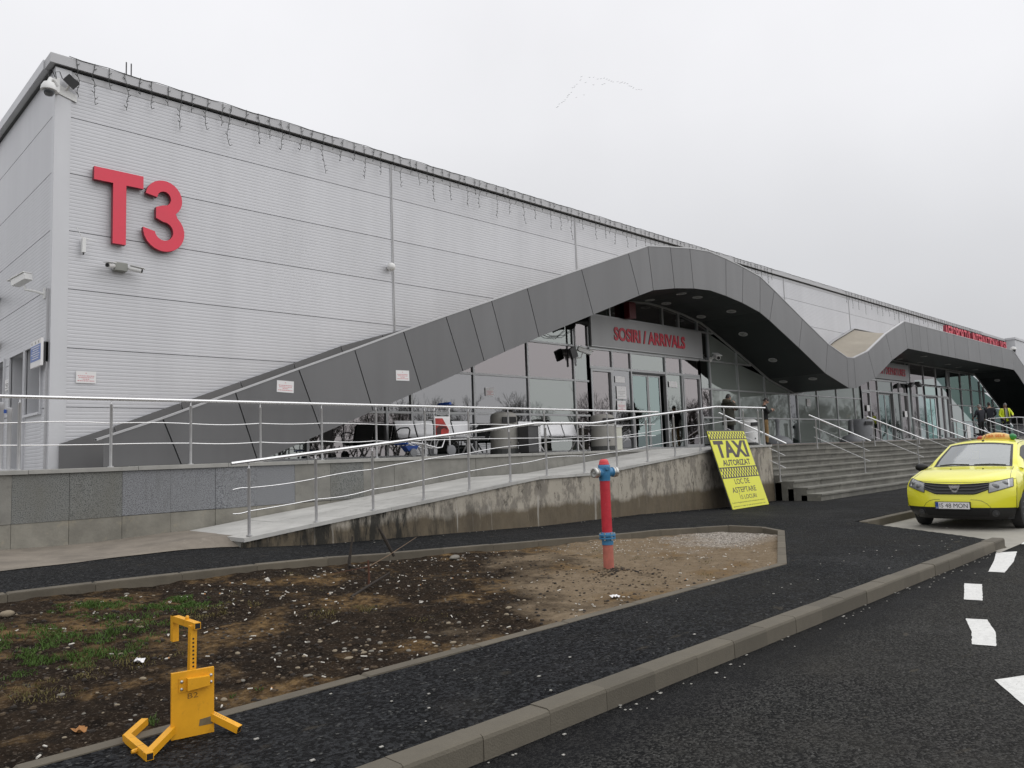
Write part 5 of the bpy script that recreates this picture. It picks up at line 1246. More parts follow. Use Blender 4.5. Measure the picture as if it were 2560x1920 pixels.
#        centre x,z        edge x, y, z
KEY = [((.10, .18), (.40, .70, .18)), ((.03, .26), (.34, .79, .26)), ((.00, .36), (.30, .825, .36)), ((.005, .48), (.285, .838, .47)), ((.03, .585), (.285, .845, .60)),
       ((.065, .70), (.33, .845, .73)), ((.12, .795), (.45, .825, .845)), ((.22, .865), (.58, .795, .90)), ((.58, .965), (.82, .755, .975)), ((1.05, 1.045), (1.16, .705, 1.025)),
       ((1.30, 1.20), (1.40, .665, 1.16)), ((1.80, 1.455), (1.90, .575, 1.395)), ((1.95, 1.492), (2.03, .565, 1.435)), ((2.45, 1.525), (2.48, .555, 1.46)), ((3.0, 1.51), (3.0, .555, 1.45)), ((3.6, 1.435), (3.58, .535, 1.38)),
       ((3.80, 1.26), (3.74, .60, 1.2)), ((3.98, 1.02), (3.88, .67, 1.0)), ((4.04, .78), (3.90, .76, .78)), ((4.06, .5), (3.88, .80, .5)), ((3.98, .2), (3.80, .76, .2))]
def cat(p0, p1, p2, p3, t):
    return .5*((2*p1)+(-p0+p2)*t+(2*p0-5*p1+4*p2-p3)*t*t+(-p0+3*p1-3*p2+p3)*t**3)
def kv(i): i = max(0, min(len(KEY)-1, i)); return Vector((*KEY[i][0], 0)), Vector(KEY[i][1])
def shell(s, t):
    i = int(min(max(t, 0), len(KEY)-1.0001)); f = t-i
    P = [kv(i+k) for k in (-1, 0, 1, 2)]
    c = [P[k][0] for k in range(4)]; e_ = [P[k][1] for k in range(4)]
    cc = cat(*c, f); ee = cat(*e_, f)
    a = abs(s); px_, pz_ = (3.2, 2.4) if t < 9 else (2.2, 2.2)
    if t < 7: px_ = 3.0
    y = ee.y*a*(1 if s >= 0 else -1)
    return Vector((cc.x+(ee.x-cc.x)*a**px_, y, cc.y+(ee.z-cc.y)*a**pz_))
def snorm(s, t):
    d = .01; a = shell(s+d, t)-shell(s-d, t); b = shell(s, t+d)-shell(s, t-d); n = b.cross(a).normalized()
    return n if n.x < .3 or t > 9 else -n
def patch(s0, s1, t0, t1, ns, nt, off=0.0, shape=None):
    rows = []
    for j in range(nt+1):
        row = []
        for i in range(ns+1):
            u_, v_ = i/ns, j/nt
            s_, t_ = s0+(s1-s0)*u_, t0+(t1-t0)*v_
            if shape: s_, t_ = shape(u_, v_)
            p = shell(s_, t_)
            if off: p = p+snorm(s_, t_)*off
            row.append(p)
        rows.append(row)
    return MB().grid(rows)
def tobj(name, mb, m, parent=taxi, smooth=True): return obj(name, mb, m, parent, smooth=smooth, local=True)
tobj('front_bumper', patch(-1, 1, 2.2, 6.0, 30, 18), M_TAXI)
tobj('lower_bumper', patch(-1, 1, 0, 2.2, 30, 8), M_BLACK)
tobj('bonnet', patch(-1, 1, 6.0, 9.0, 26, 18), M_TAXI)
tobj('roof', patch(-1, 1, 11.0, 15.0, 22, 20), M_TAXI)
tobj('tailgate', patch(-1, 1, 17, 20, 16, 12), M_TAXI)
for a, b in ((-1, -.90), (.90, 1)): tobj('windscreen_pillar', patch(a, b, 9.0, 11.0, 4, 12), M_TAXI); tobj('rear_pillar', patch(a, b, 15, 17, 4, 8), M_TAXI)
tobj('windscreen_surround', patch(-.90, .90, 8.98, 11.02, 22, 14, -.004), M_BLACK).hide_render = False
tobj('rear_window', patch(-.9, .9, 15, 17, 14, 8), M_BLACK)
bpy.data.objects.remove([o for o in taxi.children if o.name.startswith('windscreen_surround')][0])
ws = tobj('windscreen', patch(-.90, .90, 9.0, 11.0, 22, 14), M_CARGLASS)
for (a, b, t0, t1) in ((-.90, -.84, 9.05, 10.98), (.84, .90, 9.05, 10.98), (-.90, .90, 10.86, 11.0), (-.90, .90, 9.0, 9.12)): tobj('frit_band', patch(a, b, t0, t1, 14, 10, .003), M_BLACK, ws)
# sides with wheel arches
XF, XR, RW = .83, 3.42, .352
def side_y(x, k):
    wz = {0: .775, 1: .835, 2: .862, 3: .865, 4: .852, 5: .812}[k]
    f = max(0, (.78-x)/.50); r = max(0, (x-3.3)/.6)
    return wz - .030*min(1, f)**2 - .10*min(1, r)**2
def belt(x): return interp(x, [.3, .45, .58, .82, 1.16, 1.6, 2.5, 3.5, 3.9], [.62, .84, .90, .975, .985, .955, .975, 1.0, .9])
def arch(x):
    z = 0
    for xc in (XF, XR):
        d = abs(x-xc)
        if d < RW+.02: z = max(z, .29+sqrt(max(0, (RW+.02)**2-d*d)))
    return z
stx = sorted(set([round(x, 3) for x in frange(.285, .45, .04)+frange(.45, 1.25, .035)+frange(1.25, 2.95, .14)+frange(2.95, 3.88, .045)]))
def edge_at(x):
    best = None
    for k in range(0, 900):
        t = 3.2+k*.0065; p = shell(1, t)
        if t > 3.2 and p.x >= x: return p
    return shell(1, 9)
for sgn in (-1, 1):
    rows = []
    for x in stx:
        zb = belt(x); a = arch(x); col = []
        for k, z in enumerate((.20, .34, .52, .72, zb-.09, zb)):
            z = max(z, .372-.0*k) if x < .52 and k < 2 else z
            z = min(max(z, a), zb-.012*(5-k) if k < 5 else zb); yy = side_y(x, k)
            if k == 5: yy = min(yy, .845 if x < .6 else .83 if x < .9 else .80)
            if x < 1.16:
                e_ = edge_at(x)
                if k == 5: yy, z = e_.y, max(e_.z, a)
                else: z = min(z, e_.z-.004*(5-k))
                if k < 5: yy = e_.y + (yy-e_.y)*min(1, (x-.285)/.22) if x < .51 else yy
            col.append((x, sgn*yy, z))
        rows.append(col)
    tobj('body_side', MB().grid(rows), M_TAXI)
    rows = [[(x, sgn*(side_y(x, 0)+.004 if z < .22 else side_y(x, 1)+.004), max(z, arch(x)+.0)) for z in (.17, .20, .335)] for x in stx if x > 1.2 and x < 3.05]
    tobj('sill', MB().grid(rows), M_BLACK)
    rows = [[(x, sgn*(shell(1, .2).y+(side_y(x, 1)-shell(1, .2).y)*min(1, max(0, (x-.30)/.2)))*(.97+.03*(z-.18)/.2), max(z, arch(x))) for z in (.18, .26, .33, .374)] for x in (.30, .34, .38, .42, .46, .50)]
    tobj('lower_bumper_side', MB().grid(rows), M_BLACK)
    # greenhouse side
    up_ = lambda x: Vector((x, sgn*interp(x, [1.16, 1.4, 1.9, 2.5, 3.58, 3.9], [.705, .665, .575, .557, .535, .66]), interp(x, [1.16, 1.4, 1.9, 2.03, 2.5, 3.0, 3.58, 3.74, 3.9], [1.02, 1.16, 1.395, 1.435, 1.46, 1.45, 1.38, 1.2, .95])))
    def gp(x, f): lo = Vector((x, sgn*.80, belt(x))); h_ = up_(x); p = lo.lerp(h_, f); p.y += sgn*.02*sin(pi*f); return p
    def gpatch(x0, x1, f0, f1, n=10, off=0): return MB().grid([[gp(x0+(x1-x0)*i/n, f0+(f1-f0)*j/6)+Vector((0, sgn*off, 0)) for j in range(7)] for i in range(n+1)])
    tobj('window_frame', gpatch(1.16, 3.88, 0, 1, 40), M_TAXI)
    tobj('side_window', MB().grid([[gp(x, f)+Vector((0, sgn*.006, 0)) for f in (.08, .3, .5, .7, .88)] for x in frange(1.58, 2.38, .08)]), M_BLACK)
    tobj('side_window', MB().grid([[gp(x, f)+Vector((0, sgn*.006, 0)) for f in (.08, .3, .5, .7, .88)] for x in frange(2.46, 3.2, .08)]), M_BLACK)
    tobj('quarter_window', MB().add([tuple(gp(1.36, .12)+Vector((0, sgn*.006, 0))), tuple(gp(1.54, .08)+Vector((0, sgn*.006, 0))), tuple(gp(1.54, .62)+Vector((0, sgn*.006, 0)))], [(0, 1, 2)]), M_BLACK)
    # mirror
    mr = tobj('door_mirror', MB().ball((1.50, sgn*.955, 1.02), .06, .115, .075, 14, 9), M_BLACK); tobj('mirror_arm', MB().bar((1.52, sgn*.80, .985), (1.50, sgn*.90, .99), .05), M_BLACK, mr)
    # lamps
    def lens(u_, v_):
        s_ = .585+.375*u_
        lo_ = 4.72-.42*(1-u_)*1.0+.75*u_*0 + .28*u_; hi_ = 5.72+.50*u_
        return sgn*s_, lo_+(hi_-lo_)*v_
    hl = tobj('headlight', patch(0, 1, 0, 1, 10, 8, .006, lens), M_LAMPGLASS)
    def rimf(q):
        def f(u_, v_):
            s_, t_ = lens(u_, v_); return s_, t_
        return f
    bd = MB()
    ring = [lens(u_, 0) for u_ in [k/8 for k in range(9)]]+[lens(1, v_) for v_ in (.25, .5, .75, 1)]+[lens(u_, 1) for u_ in [1-k/8 for k in range(1, 9)]]+[lens(0, v_) for v_ in (.75, .5, .25, 0)]
    bd.tube([shell(*q)+snorm(*q)*.006 for q in ring], .006, 5); tobj('lamp_rim', bd, M_DARK, hl)
    for (u_, v_, r_) in ((.28, .48, .062), (.68, .55, .05)):
        q = lens(u_, v_); tobj('reflector', MB().ball(shell(*q)+snorm(*q)*.002, .018, r_, r_*.85, 12, 8), M_LAMPGLASS, hl)
    q = lens(.86, .5); tobj('indicator', patch(0, 1, 0, 1, 2, 5, .009, lambda u2, v2: lens(.80+.05*u2, .1+.8*v2)), M_WHITE, hl)
    q = (sgn*.70, 1.3); fgl = tobj('fog_lamp', MB().lathe([(.055, -.01), (.058, .012), (.045, .016), (.02, .012)], shell(*q), 14, 0, snorm(*q)), M_DARK); tobj('lens', MB().ball(shell(*q)+snorm(*q)*.006, .015, .03, .03), M_DARK, fgl)
# grille with bars and the maker's shield
def gsh(u_, v_):
    s_ = -1+2*u_; k = abs(s_); hw = .60-.02*(1-v_)
    lo_ = 4.10+.62*max(0, k-.62)/.38; hi_ = 5.62+.12*k
    return s_*hw, lo_+(hi_-lo_)*v_
gr = tobj('grille', patch(0, 1, 0, 1, 24, 10, .007, gsh), M_BLACK)
for v_ in (.12, .42, .72, .97):
    tobj('grille_bar', MB().tube([shell(*gsh(k/20, v_))+snorm(*gsh(k/20, v_))*.012 for k in range(21)], .013 if v_ < .9 else .010, 6), M_DARK, gr)
eb = shell(0, 4.98)+Vector((-.030, 0, 0))
sh_o = [(-.088, .052), (.088, .052), (.080, .030), (.040, -.050), (.020, -.062), (-.020, -.062), (-.040, -.050), (-.080, .030)]
sh_i = [(-.052, .020), (.052, .020), (.030, -.024), (.014, -.034), (-.014, -.034), (-.030, -.024)]
mb = MB(); mb.prism([(eb.x, eb.y+a, eb.z+b) for a, b in sh_o], (.02, 0, 0)); bdg = tobj('badge', mb, M_STEEL, gr, False)
mb = MB(); mb.prism([(eb.x-.002, eb.y+a, eb.z+b) for a, b in sh_i], (.002, 0, 0)); tobj('badge_inset', mb, M_DARK, gr, False)
mb = MB(); mb.prism([(eb.x-.003, eb.y+a, eb.z+b) for a, b in [(-.045, .018), (.045, .018), (.038, .004), (-.038, .004)]], (.002, 0, 0)); tobj('badge_bar', mb, M_STEEL, gr, False)
# lower intake, number plate
tobj('air_intake', patch(-.60, .60, .75, 2.0, 16, 6, .004), simple('intake_black', (.006, .006, .006), .8))
seam = [(-.52, 2.25), (-.50, 2.7), (-.42, 3.15), (-.36, 3.25)]
tobj('bumper_seam', MB().tube([shell(*q)+snorm(*q)*.001 for q in [(.62, 2.22), (.56, 2.75), (.47, 3.15), (.40, 3.28), (.28, 3.32)]], .003, 4), M_DARK); tobj('bumper_seam', MB().tube([shell(*q)+snorm(*q)*.001 for q in [(-.62, 2.22), (-.56, 2.75), (-.47, 3.15), (-.40, 3.28), (-.28, 3.32)]], .003, 4), M_DARK)
npz = .415; npy = .035
npl = tobj('number_plate', MB().box(-.028, -.012, npy-.26, npy+.26, npz-.055, npz+.055), M_PAPER, taxi, False)
tobj('plate_frame', MB().box(-.022, .03, npy-.272, npy+.272, npz-.066, npz+.064), M_BLACK, npl, False)
tobj('euro_band', MB().box(-.0295, -.027, npy+.215, npy+.258, npz-.053, npz+.053), M_TBLUE, npl, False)
mb = MB(); text_on(mb, 'IS 48 MON', (-.028, npy+.198, npz-.036), (0, -1, 0), (0, 0, 1), .43, .072, (-1, 0, 0), .0015, .0); tobj('plate_lettering', mb, M_INKB, npl, False)
mb = MB(); text_on(mb, 'RO', (-.0295, npy+.250, npz-.046), (0, -1, 0), (0, 0, 1), .028, .02, (-1, 0, 0), .001, 0); tobj('plate_lettering', mb, M_PAPER, npl, False)
# wipers, washer jets, aerial, roof sign
wp_ = MB(); wp_.tube([shell(.72, 9.02)+Vector((-.02, 0, .02)), shell(.40, 9.10)+Vector((-.02, 0, .025)), shell(.02, 9.03)+Vector((-.02, 0, .02))], .012, 5); tobj('wiper', wp_, M_BLACK)
wp_ = MB(); wp_.tube([shell(-.10, 9.02)+Vector((-.02, 0, .02)), shell(-.45, 9.08)+Vector((-.02, 0, .022)), shell(-.78, 9.03)+Vector((-.02, 0, .018))], .012, 5); tobj('wiper', wp_, M_BLACK)
for s_ in (.34, -.36): tobj('washer_jet', MB().ball(shell(s_, 8.45)+Vector((0, 0, .006)), .012, .016, .008), M_BLACK)
ae = tobj('aerial', MB().tube([shell(-.06, 11.55), shell(-.06, 11.55)+Vector((.28, -.03, .20))], .004, 5), M_BLACK); tobj('aerial_base', MB().ball(shell(-.06, 11.55), .035, .022, .02), M_BLACK, ae)
tobj('bonnet_gap', MB().tube([shell(s_, 6.02)+snorm(s_, 6.02)*.001 for s_ in [k/12-1 for k in range(25)]], .0035, 4), M_DARK)
for sgn in (-1, 1): tobj('bonnet_gap', MB().tube([shell(sgn*.93, t_)+Vector((0, 0, .001)) for t_ in (6.0, 6.6, 7.2, 7.8, 8.4, 8.95)], .0035, 4), M_DARK)
rs = tobj('roof_sign', MB().ball((2.35, -.14, 1.53), .10, .26, .105, 20, 10), simple('sign_amber', (.78, .50, .17), .35))
mb = MB(); text_on(mb, 'ABR SELE', (2.249, .035, 1.548), (0, -1, 0), (0, 0, 1), .35, .05, (-1, 0, 0.1), .004, .01); tobj('lettering', mb, simple('sign_orange', (.70, .16, .03), .5), rs, False)
tobj('red_lamp', MB().ball((2.37, .125, 1.535), .07, .07, .05, 12, 8), simple('red_lens', (.35, .05, .03), .3), rs); tobj('green_lamp', MB().ball((2.37, -.405, 1.545), .07, .07, .06, 12, 8), simple('green_lens', (.02, .22, .06), .25), rs)
# cabin
tobj('dashboard', MB().box(1.14, 1.60, -.66, .66, .60, .99, ch=.05), M_DARK, taxi, False); tobj('bulkhead', MB().box(.62, 1.13, -.60, .60, .25, .84), M_BLACK, taxi, False)
tobj('underbody', MB().box(.30, 3.85, -.62, .62, .17, .30), M_BLACK, taxi, False)
for yy in (-.36, .36):
    st_ = tobj('seat', MB().box(2.0, 2.14, yy-.23, yy+.23, .60, 1.12, ch=.05), M_DARK, taxi, False); tobj('headrest', MB().box(2.03, 2.13, yy-.12, yy+.12, 1.14, 1.32, ch=.04), M_DARK, st_, False)
tobj('steering_wheel', MB().tube([(1.62+.06*sin(a), -.36+.18*cos(a), .98+.16*sin(a)) for a in [2*pi*k/18 for k in range(19)]], .014, 6), M_BLACK)
tobj('rear_seat', MB().box(2.95, 3.1, -.6, .6, .5, 1.12, ch=.05), M_DARK, taxi, False); tobj('mirror_inside', MB().box(1.74, 1.77, -.11, .11, 1.31, 1.37), M_BLACK, taxi, False)
tobj('roof_lining', patch(-.96, .96, 11.0, 15.0, 12, 12, -.03), M_DARK)
# wheels: one tyre, its cover and hub copied to the other corners
def wheel(x, y, out):
    w_ = obj('wheel', MB().lathe([(.19, -.085), (.275, -.09), (.298, -.075), (.304, -.04), (.304, .04), (.298, .075), (.275, .09), (.19, .085)], (x, y, .304), 30, 0, (0, out, 0)), M_TIRE, taxi, smooth=True, local=True)
    mb = MB().lathe([(.196, .06), (.194, .086), (.175, .080), (.165, .062), (.06, .058), (.05, .072), (.0, .074)], (x, y, .304), 28, 0, (0, out, 0)); rim_ = obj('wheel_cover', mb, M_RIM, w_, smooth=True, local=True)
    for k in range(9):
        a = 2*pi*k/9; c = Vector((x+.055*cos(a), y+out*.070, .304+.055*sin(a))); e_ = Vector((x+.176*cos(a), y+out*.080, .304+.176*sin(a)))
        obj('spoke', MB().bar(c, e_, .034, .014, up=(0, out, 0)), M_RIM, w_, local=True)
for x in (XF, XR):
    for sgn in (-1, 1): wheel(x, sgn*.755, sgn)
    for sgn in (-1, 1): tobj('wheel_arch', MB().tube([(x+(RW+.02)*cos(a), sgn*.62, .30+(RW+.02)*sin(a)) for a in [pi*k/12 for k in range(13)]], .02, 5), M_BLACK); 
for x in (XF, XR): tobj('arch_liner', MB().grid([[(x+(RW+.03)*cos(a), s_*.86*.99, .29+(RW+.03)*sin(a)) for s_ in (-1, -.72)] for a in [pi*k/14 for k in range(15)]]), M_BLACK); tobj('arch_liner', MB().grid([[(x+(RW+.03)*cos(a), s_*.86*.99, .29+(RW+.03)*sin(a)) for s_ in (1, .72)] for a in [pi*k/14 for k in range(15)]]), M_BLACK)

# ================================================================== PEOPLE
SKIN = simple('skin', (.42, .26, .19), .55); HAIRD = simple('hair_dark', (.012, .009, .008), .6); HAIRG = simple('hair_grey', (.20, .19, .18), .6); SHOE = simple('shoes', (.02, .018, .017), .5)
def person(label, loc, face, h, P, mats, hair=HAIRD, extras=None, bulk=1.0):
    """one continuous body grown from a jointed skeleton; face = heading of the front (radians from +X); y forward, x right in body space"""
    t = thing('person', loc, label, 'person', None, face-pi/2)
    k = h/1.76; b = bulk
    J = {'pelvis': ((0, 0, .95), .135*b, .105*b), 'spine': ((0, .01, 1.15), .135*b, .105*b), 'chest': ((0, .0, 1.34), .165*b, .115*b), 'neck': ((0, .0, 1.50), .055, .055),
         'shR': ((.175*b, -.01, 1.43), .065*b, .065*b), 'shL': ((-.175*b, -.01, 1.43), .065*b, .065*b),
         'hipR': ((.085, 0, .90), .09*b, .09*b), 'hipL': ((-.085, 0, .90), .09*b, .09*b)}
    D = dict(elR=(.27, -.02, 1.17), wrR=(.27, .08, .95), elL=(-.27, -.02, 1.17), wrL=(-.27, .08, .95), knR=(.10, .02, .50), knL=(-.10, .02, .50), anR=(.11, 0, .09), anL=(-.11, 0, .09), lean=0, head=(0, .04))
    D.update(P)
    for s_ in 'RL':
        J['el'+s_] = (D['el'+s_], .052*b, .052*b); J['wr'+s_] = (D['wr'+s_], .038, .034)
        w0, e0 = Vector(D['wr'+s_]), Vector(D['el'+s_]); hd_ = w0+(w0-e0).normalized()*.085
        J['ha'+s_] = (tuple(hd_), .040, .022)
        J['kn'+s_] = (D['kn'+s_], .068, .068); J['an'+s_] = (D['an'+s_], .048, .048); a_ = Vector(D['an'+s_]); J['to'+s_] = (tuple(a_+Vector((.02 if s_ == 'R' else -.02, .15, -.045))), .044, .036)
    E_ = [('pelvis', 'spine'), ('spine', 'chest'), ('chest', 'neck'), ('chest', 'shR'), ('chest', 'shL'), ('pelvis', 'hipR'), ('pelvis', 'hipL')]
    for s_ in 'RL': E_ += [('sh'+s_, 'el'+s_), ('el'+s_, 'wr'+s_), ('wr'+s_, 'ha'+s_), ('hip'+s_, 'kn'+s_), ('kn'+s_, 'an'+s_), ('an'+s_, 'to'+s_)]
    names = list(J); me = bpy.data.meshes.new('body')
    me.from_pydata([tuple(Vector(J[n][0])*k) for n in names], [(names.index(a), names.index(c)) for a, c in E_], [])
    o = bpy.data.objects.new('body', me); COL.objects.link(o)
    sk = o.modifiers.new('skin', 'SKIN'); sk.use_smooth_shade = True
    for i, n in enumerate(names): v = me.skin_vertices[0].data[i]; v.radius = (J[n][1]*k, J[n][2]*k); v.use_root = n == 'pelvis'
    sb = o.modifiers.new('sub', 'SUBSURF'); sb.levels = 1; sb.render_levels = 1
    dg = bpy.context.evaluated_depsgraph_get(); ev = bpy.data.meshes.new_from_object(o.evaluated_get(dg)); bpy.data.objects.remove(o)
    mb = MB(); nv = len(ev.vertices); vs = [v.co.copy() for v in ev.vertices]
    bones = [(Vector(J[a][0])*k, Vector(J[c][0])*k, a, c) for a, c in E_]
    def seg(p, a, c):
        d = c-a; u_ = max(0, min(1, (p-a).dot(d)/d.length_squared)); return (p-a-d*u_).length, u_
    mi = []
    for f in ev.polygons:
        c = f.center; best = min(bones, key=lambda q: seg(c, q[0], q[1])[0]); n_ = best[3]; u_ = seg(c, best[0], best[1])[1]
        m_ = 0
        if n_[:2] in ('kn', 'an') or n_[:3] == 'hip': m_ = 1
        if n_ == 'spine' and c.z < .93*k: m_ = 1
        if n_[:2] == 'to' or (n_[:2] == 'an' and u_ > .95): m_ = 2
        if n_[:2] == 'ha' or (n_ == 'neck' and c.z > 1.475*k): m_ = 3
        if c.z > .70*k and c.z < D.get('hem', .86)*k and m_ == 1: m_ = 1
        elif m_ == 1 and c.z >= D.get('hem', .86)*k: m_ = 0
        mi.append(m_)
    mb.add(vs, [tuple(f.vertices) for f in ev.polygons]); mb.m = mi
    # head with nose, ears and jaw, joined to the neck; five short fingers on each hand
    hx_, hy_ = D['head']; turn = Matrix.Rotation(D.get('turn', 0), 3, 'Z') @ Matrix.Rotation(-D.get('nod', 0), 3, 'X')
    hc = Vector((hx_, hy_, 1.645))*k
    rows = []
    for i in range(11):
        th = pi*i/10; row = []
        for j in range(14):
            ph = 2*pi*j/14; z = -cos(th)*.118; r_ = sin(th); wx, wy = .076*r_, .094*r_
            if z < -.03: wx *= 1-(-z-.03)*2.2; wy *= 1-(-z-.03)*1.2
            p = Vector((wx*cos(ph), wy*sin(ph)+(.012 if z < -.02 else 0), z)); row.append(hc+turn @ (p*k))
        rows.append(row)
    mb.grid(rows, 3, True)
    mb.tube([Vector((0, 0, 1.485))*k, hc+turn @ Vector((0, -.012, -.06))*k], .055*k, 10, 3)
    mb.prism([hc+turn @ (Vector(q)*k) for q in ((-.012, .088, -.03), (.012, .088, -.03), (0, .086, .018))], turn @ Vector((0, .022*k, -.004)), 3)
    for sx in (-1, 1): mb.ball(hc+turn @ (Vector((sx*.077, -.005, -.008))*k), .012*k, .02*k, .03*k, 8, 5, 3)
    for s_ in 'RL':
        w0, h0 = Vector(J['wr'+s_][0])*k, Vector(J['ha'+s_][0])*k; d = (h0-w0).normalized(); sd_ = d.cross(Vector((1, 0, .2))).normalized(); cr_ = d.cross(sd_)
        for q, (off_, ln) in enumerate(((-.027, .060), (-.009, .072), (.009, .068), (.026, .054))):
            b0 = h0+sd_*off_*k; mb.tube([b0, b0+d*ln*.55*k, b0+(d*.85+cr_*.4)*ln*k], [.009*k, .0085*k, .006*k], 5, 3)
        b0 = w0.lerp(h0, .5)+sd_*-.03*k; mb.tube([b0, b0+(d*.6-sd_*.6)*.035*k, b0+(d*.95-sd_*.55)*.062*k], [.011*k, .010*k, .007*k], 5, 3)
    o = obj('body', mb, [mats[0], mats[1], SHOE, SKIN], t, smooth=True, local=True)
    hm = MB()
    for i in range(9):
        pass
    rows = []
    for i in range(7):
        th = pi*(.50+.5*i/6) ; row = []
        for j in range(14):
            ph = 2*pi*j/14; front_ = max(0, sin(ph)); z = -cos(th)*.127+(-.035+.075*front_)*(1-i/6); r_ = sin(th)
            row.append(hc+turn @ (Vector((.084*r_*cos(ph), .101*r_*sin(ph)-.008, z))*k))
        rows.append(row)
    obj('hair', MB().grid(rows, 0, True), hair, t, smooth=True, local=True)
    em = MB()
    for sx in (-1, 1): obj('eye', MB().ball(hc+turn @ (Vector((sx*.030, .086, .008))*k), .010*k, .008*k, .007*k, 8, 5), M_BLACK, t, smooth=True, local=True)
    obj('mouth', MB().ball(hc+turn @ (Vector((0, .092, -.058))*k), .022*k, .006*k, .005*k, 8, 5), simple('lips', (.30, .12, .10), .5) if 'lips' not in bpy.data.materials else bpy.data.materials['lips'], t, smooth=True, local=True)
    if extras: extras(t, k, hc, turn)
    return t
OLIVE = simple('parka_olive', (.035, .034, .024), .85, var=.2, scale=8); BLACKC = simple('black_cloth', (.010, .010, .011), .85); TAN = simple('tan_trousers', (.23, .145, .06), .85, var=.12, scale=6)
NAVY = simple('navy_jacket', (.012, .014, .020), .8); DGREY = simple('dark_grey_jacket', (.024, .025, .032), .85); HIVIS = simple('hivis_yellow', (.62, .72, .02), .6); FUR = simple('hood_fur', (.10, .085, .06), .95)
def parka(t, k, hc, turn):
    rows = []                                            # hood bunched behind the neck, fur edge, and the flared skirt of the coat
    obj('hood', MB().ball(Vector((0, -.085, 1.50))*k, .15*k, .10*k, .09*k, 14, 9), OLIVE, t, smooth=True, local=True)
    obj('fur_trim', MB().tube([Vector((.125*cos(a), -.03+.105*sin(a), 1.535+.03*sin(a)*-1))*k for a in [pi*(-.05+1.1*j/14)+pi for j in range(15)]], .034*k, 8), FUR, t, smooth=True, local=True)
    prof = [(.20, .175, 1.25), (.205, .185, 1.05), (.22, .20, .86), (.235, .21, .72)]
    rows = [[Vector((a*cos(p), c*sin(p), z))*k for p in [2*pi*j/18 for j in range(18)]] for a, c, z in prof]
    obj('coat', MB().grid(rows, 0, True), OLIVE, t, smooth=True, local=True)
def bag(t, k, hc, turn): pass
def vest(t, k, hc, turn):
    lime = HIVIS
    for sx in (-1, 1):
        rows = [[Vector((sx*a*cos(p), c*sin(p), z))*k for p in [pi*(.42-1.0*j/12) for j in range(13)]] for a, c, z in ((.13, .11, 1.46), (.205, .15, 1.36), (.215, .165, 1.18), (.225, .18, 1.00), (.23, .19, .86))]
        o = obj('jacket_front', MB().grid(rows), lime, t, smooth=True, local=True)
        rows = [[Vector((sx*(a+.004)*cos(p), (c+.004)*sin(p), z))*k for p in [pi*(.42-1.0*j/12) for j in range(13)]] for a, c, z in ((.224, .178, 1.02), (.234, .194, .80))]
        obj('jacket_hem', MB().grid(rows), DGREY, o, smooth=True, local=True)
        obj('lining', MB().tube([Vector((sx*.06, .10, 1.48))*k, Vector((sx*.085, .15, 1.3))*k, Vector((sx*.09, .17, 1.0))*k, Vector((sx*.09, .18, .86))*k], .022*k, 6), BLACKC, o, local=True)
    obj('shirt_front', MB().box(-.07*k, .07*k, .118*k, .13*k, 1.0*k, 1.44*k), M_SIGNG, t, local=True)
person('man in an olive hooded parka holding a hand to his mouth', (23.1, 13.2, ZP), radians(-12), 1.74, dict(elR=(.30, .10, 1.20), wrR=(.10, .22, 1.44), elL=(-.30, .08, 1.18), wrL=(-.08, .24, 1.22), nod=radians(8), hem=.7), [OLIVE, BLACKC], extras=parka, bulk=1.22)
person('young man in a black sweater and tan trousers looking at his hands', (25.6, 13.2, ZP), radians(-50), 1.68, dict(elR=(.25, .08, 1.17), wrR=(.07, .24, 1.28), elL=(-.25, .08, 1.17), wrL=(-.06, .25, 1.26), nod=radians(28), head=(0, .07), hem=.92), [BLACKC, TAN], bulk=1.02)
person('man in a dark grey jacket seen from behind near the stairs', (46.1, 11.65, ZP), radians(60), 1.76, dict(elR=(.27, .10, 1.17), wrR=(.15, .26, 1.08), elL=(-.30, .06, 1.15), wrL=(-.20, .24, 1.08)), [DGREY, BLACKC], HAIRG, bulk=1.16)
person('man in a black jacket reaching towards the man in yellow', (47.5, 11.55, ZP), radians(25), 1.90, dict(elR=(.27, .08, 1.16), wrR=(.24, .32, 1.08), elL=(-.26, .0, 1.15), wrL=(-.22, .14, .96)), [NAVY, BLACKC], HAIRD, bulk=1.08)
person('grey haired man in an open high visibility yellow jacket', (50.2, 11.45, ZP), radians(215), 1.90, dict(elR=(.29, .02, 1.15), wrR=(.22, .20, .98), elL=(-.30, .10, 1.18), wrL=(-.22, .30, 1.10), nod=radians(14), hem=.80), [HIVIS, BLACKC], HAIRG, extras=vest, bulk=1.14)

# ================================================================== GROUND LITTER, PEBBLES, GRASS, DEAD STICKS
random.seed(21)
insoil = [(-2.5, 4.5), (8.83, 4.56), (11.98, 6.2), (12.22, 6.55), (12.15, 7.1), (11.1, 7.62), (9.66, 7.82), (8.5, 8.0), (6, 8.32), (4.2, 8.36), (2.5, 8.38), (1.0, 8.36), (-2.5, 8.25)]
def tube_mesh(name, L, r, n, mats, cut=None):
    mb = MB(); mb.tube([(-L/2, 0, 0), (L*.15, 0, 0)], r, n, 0); mb.tube([(L*.15, 0, 0), (L/2, 0, 0)], r*1.02, n, 1)
    me = bpy.data.meshes.new(name); me.from_pydata(mb.v, [], mb.f)
    for m in mats: me.materials.append(m)
    me.polygons.foreach_set('material_index', mb.m); return me
bme = [tube_mesh('cigarette_butt', L, r, 6, (M_BUTT, m)) for L, r, m in ((.046, .0058, M_BUTT), (.034, .006, M_BUTT), (.040, .0056, M_BUTTF), (.055, .0055, M_BUTT))]
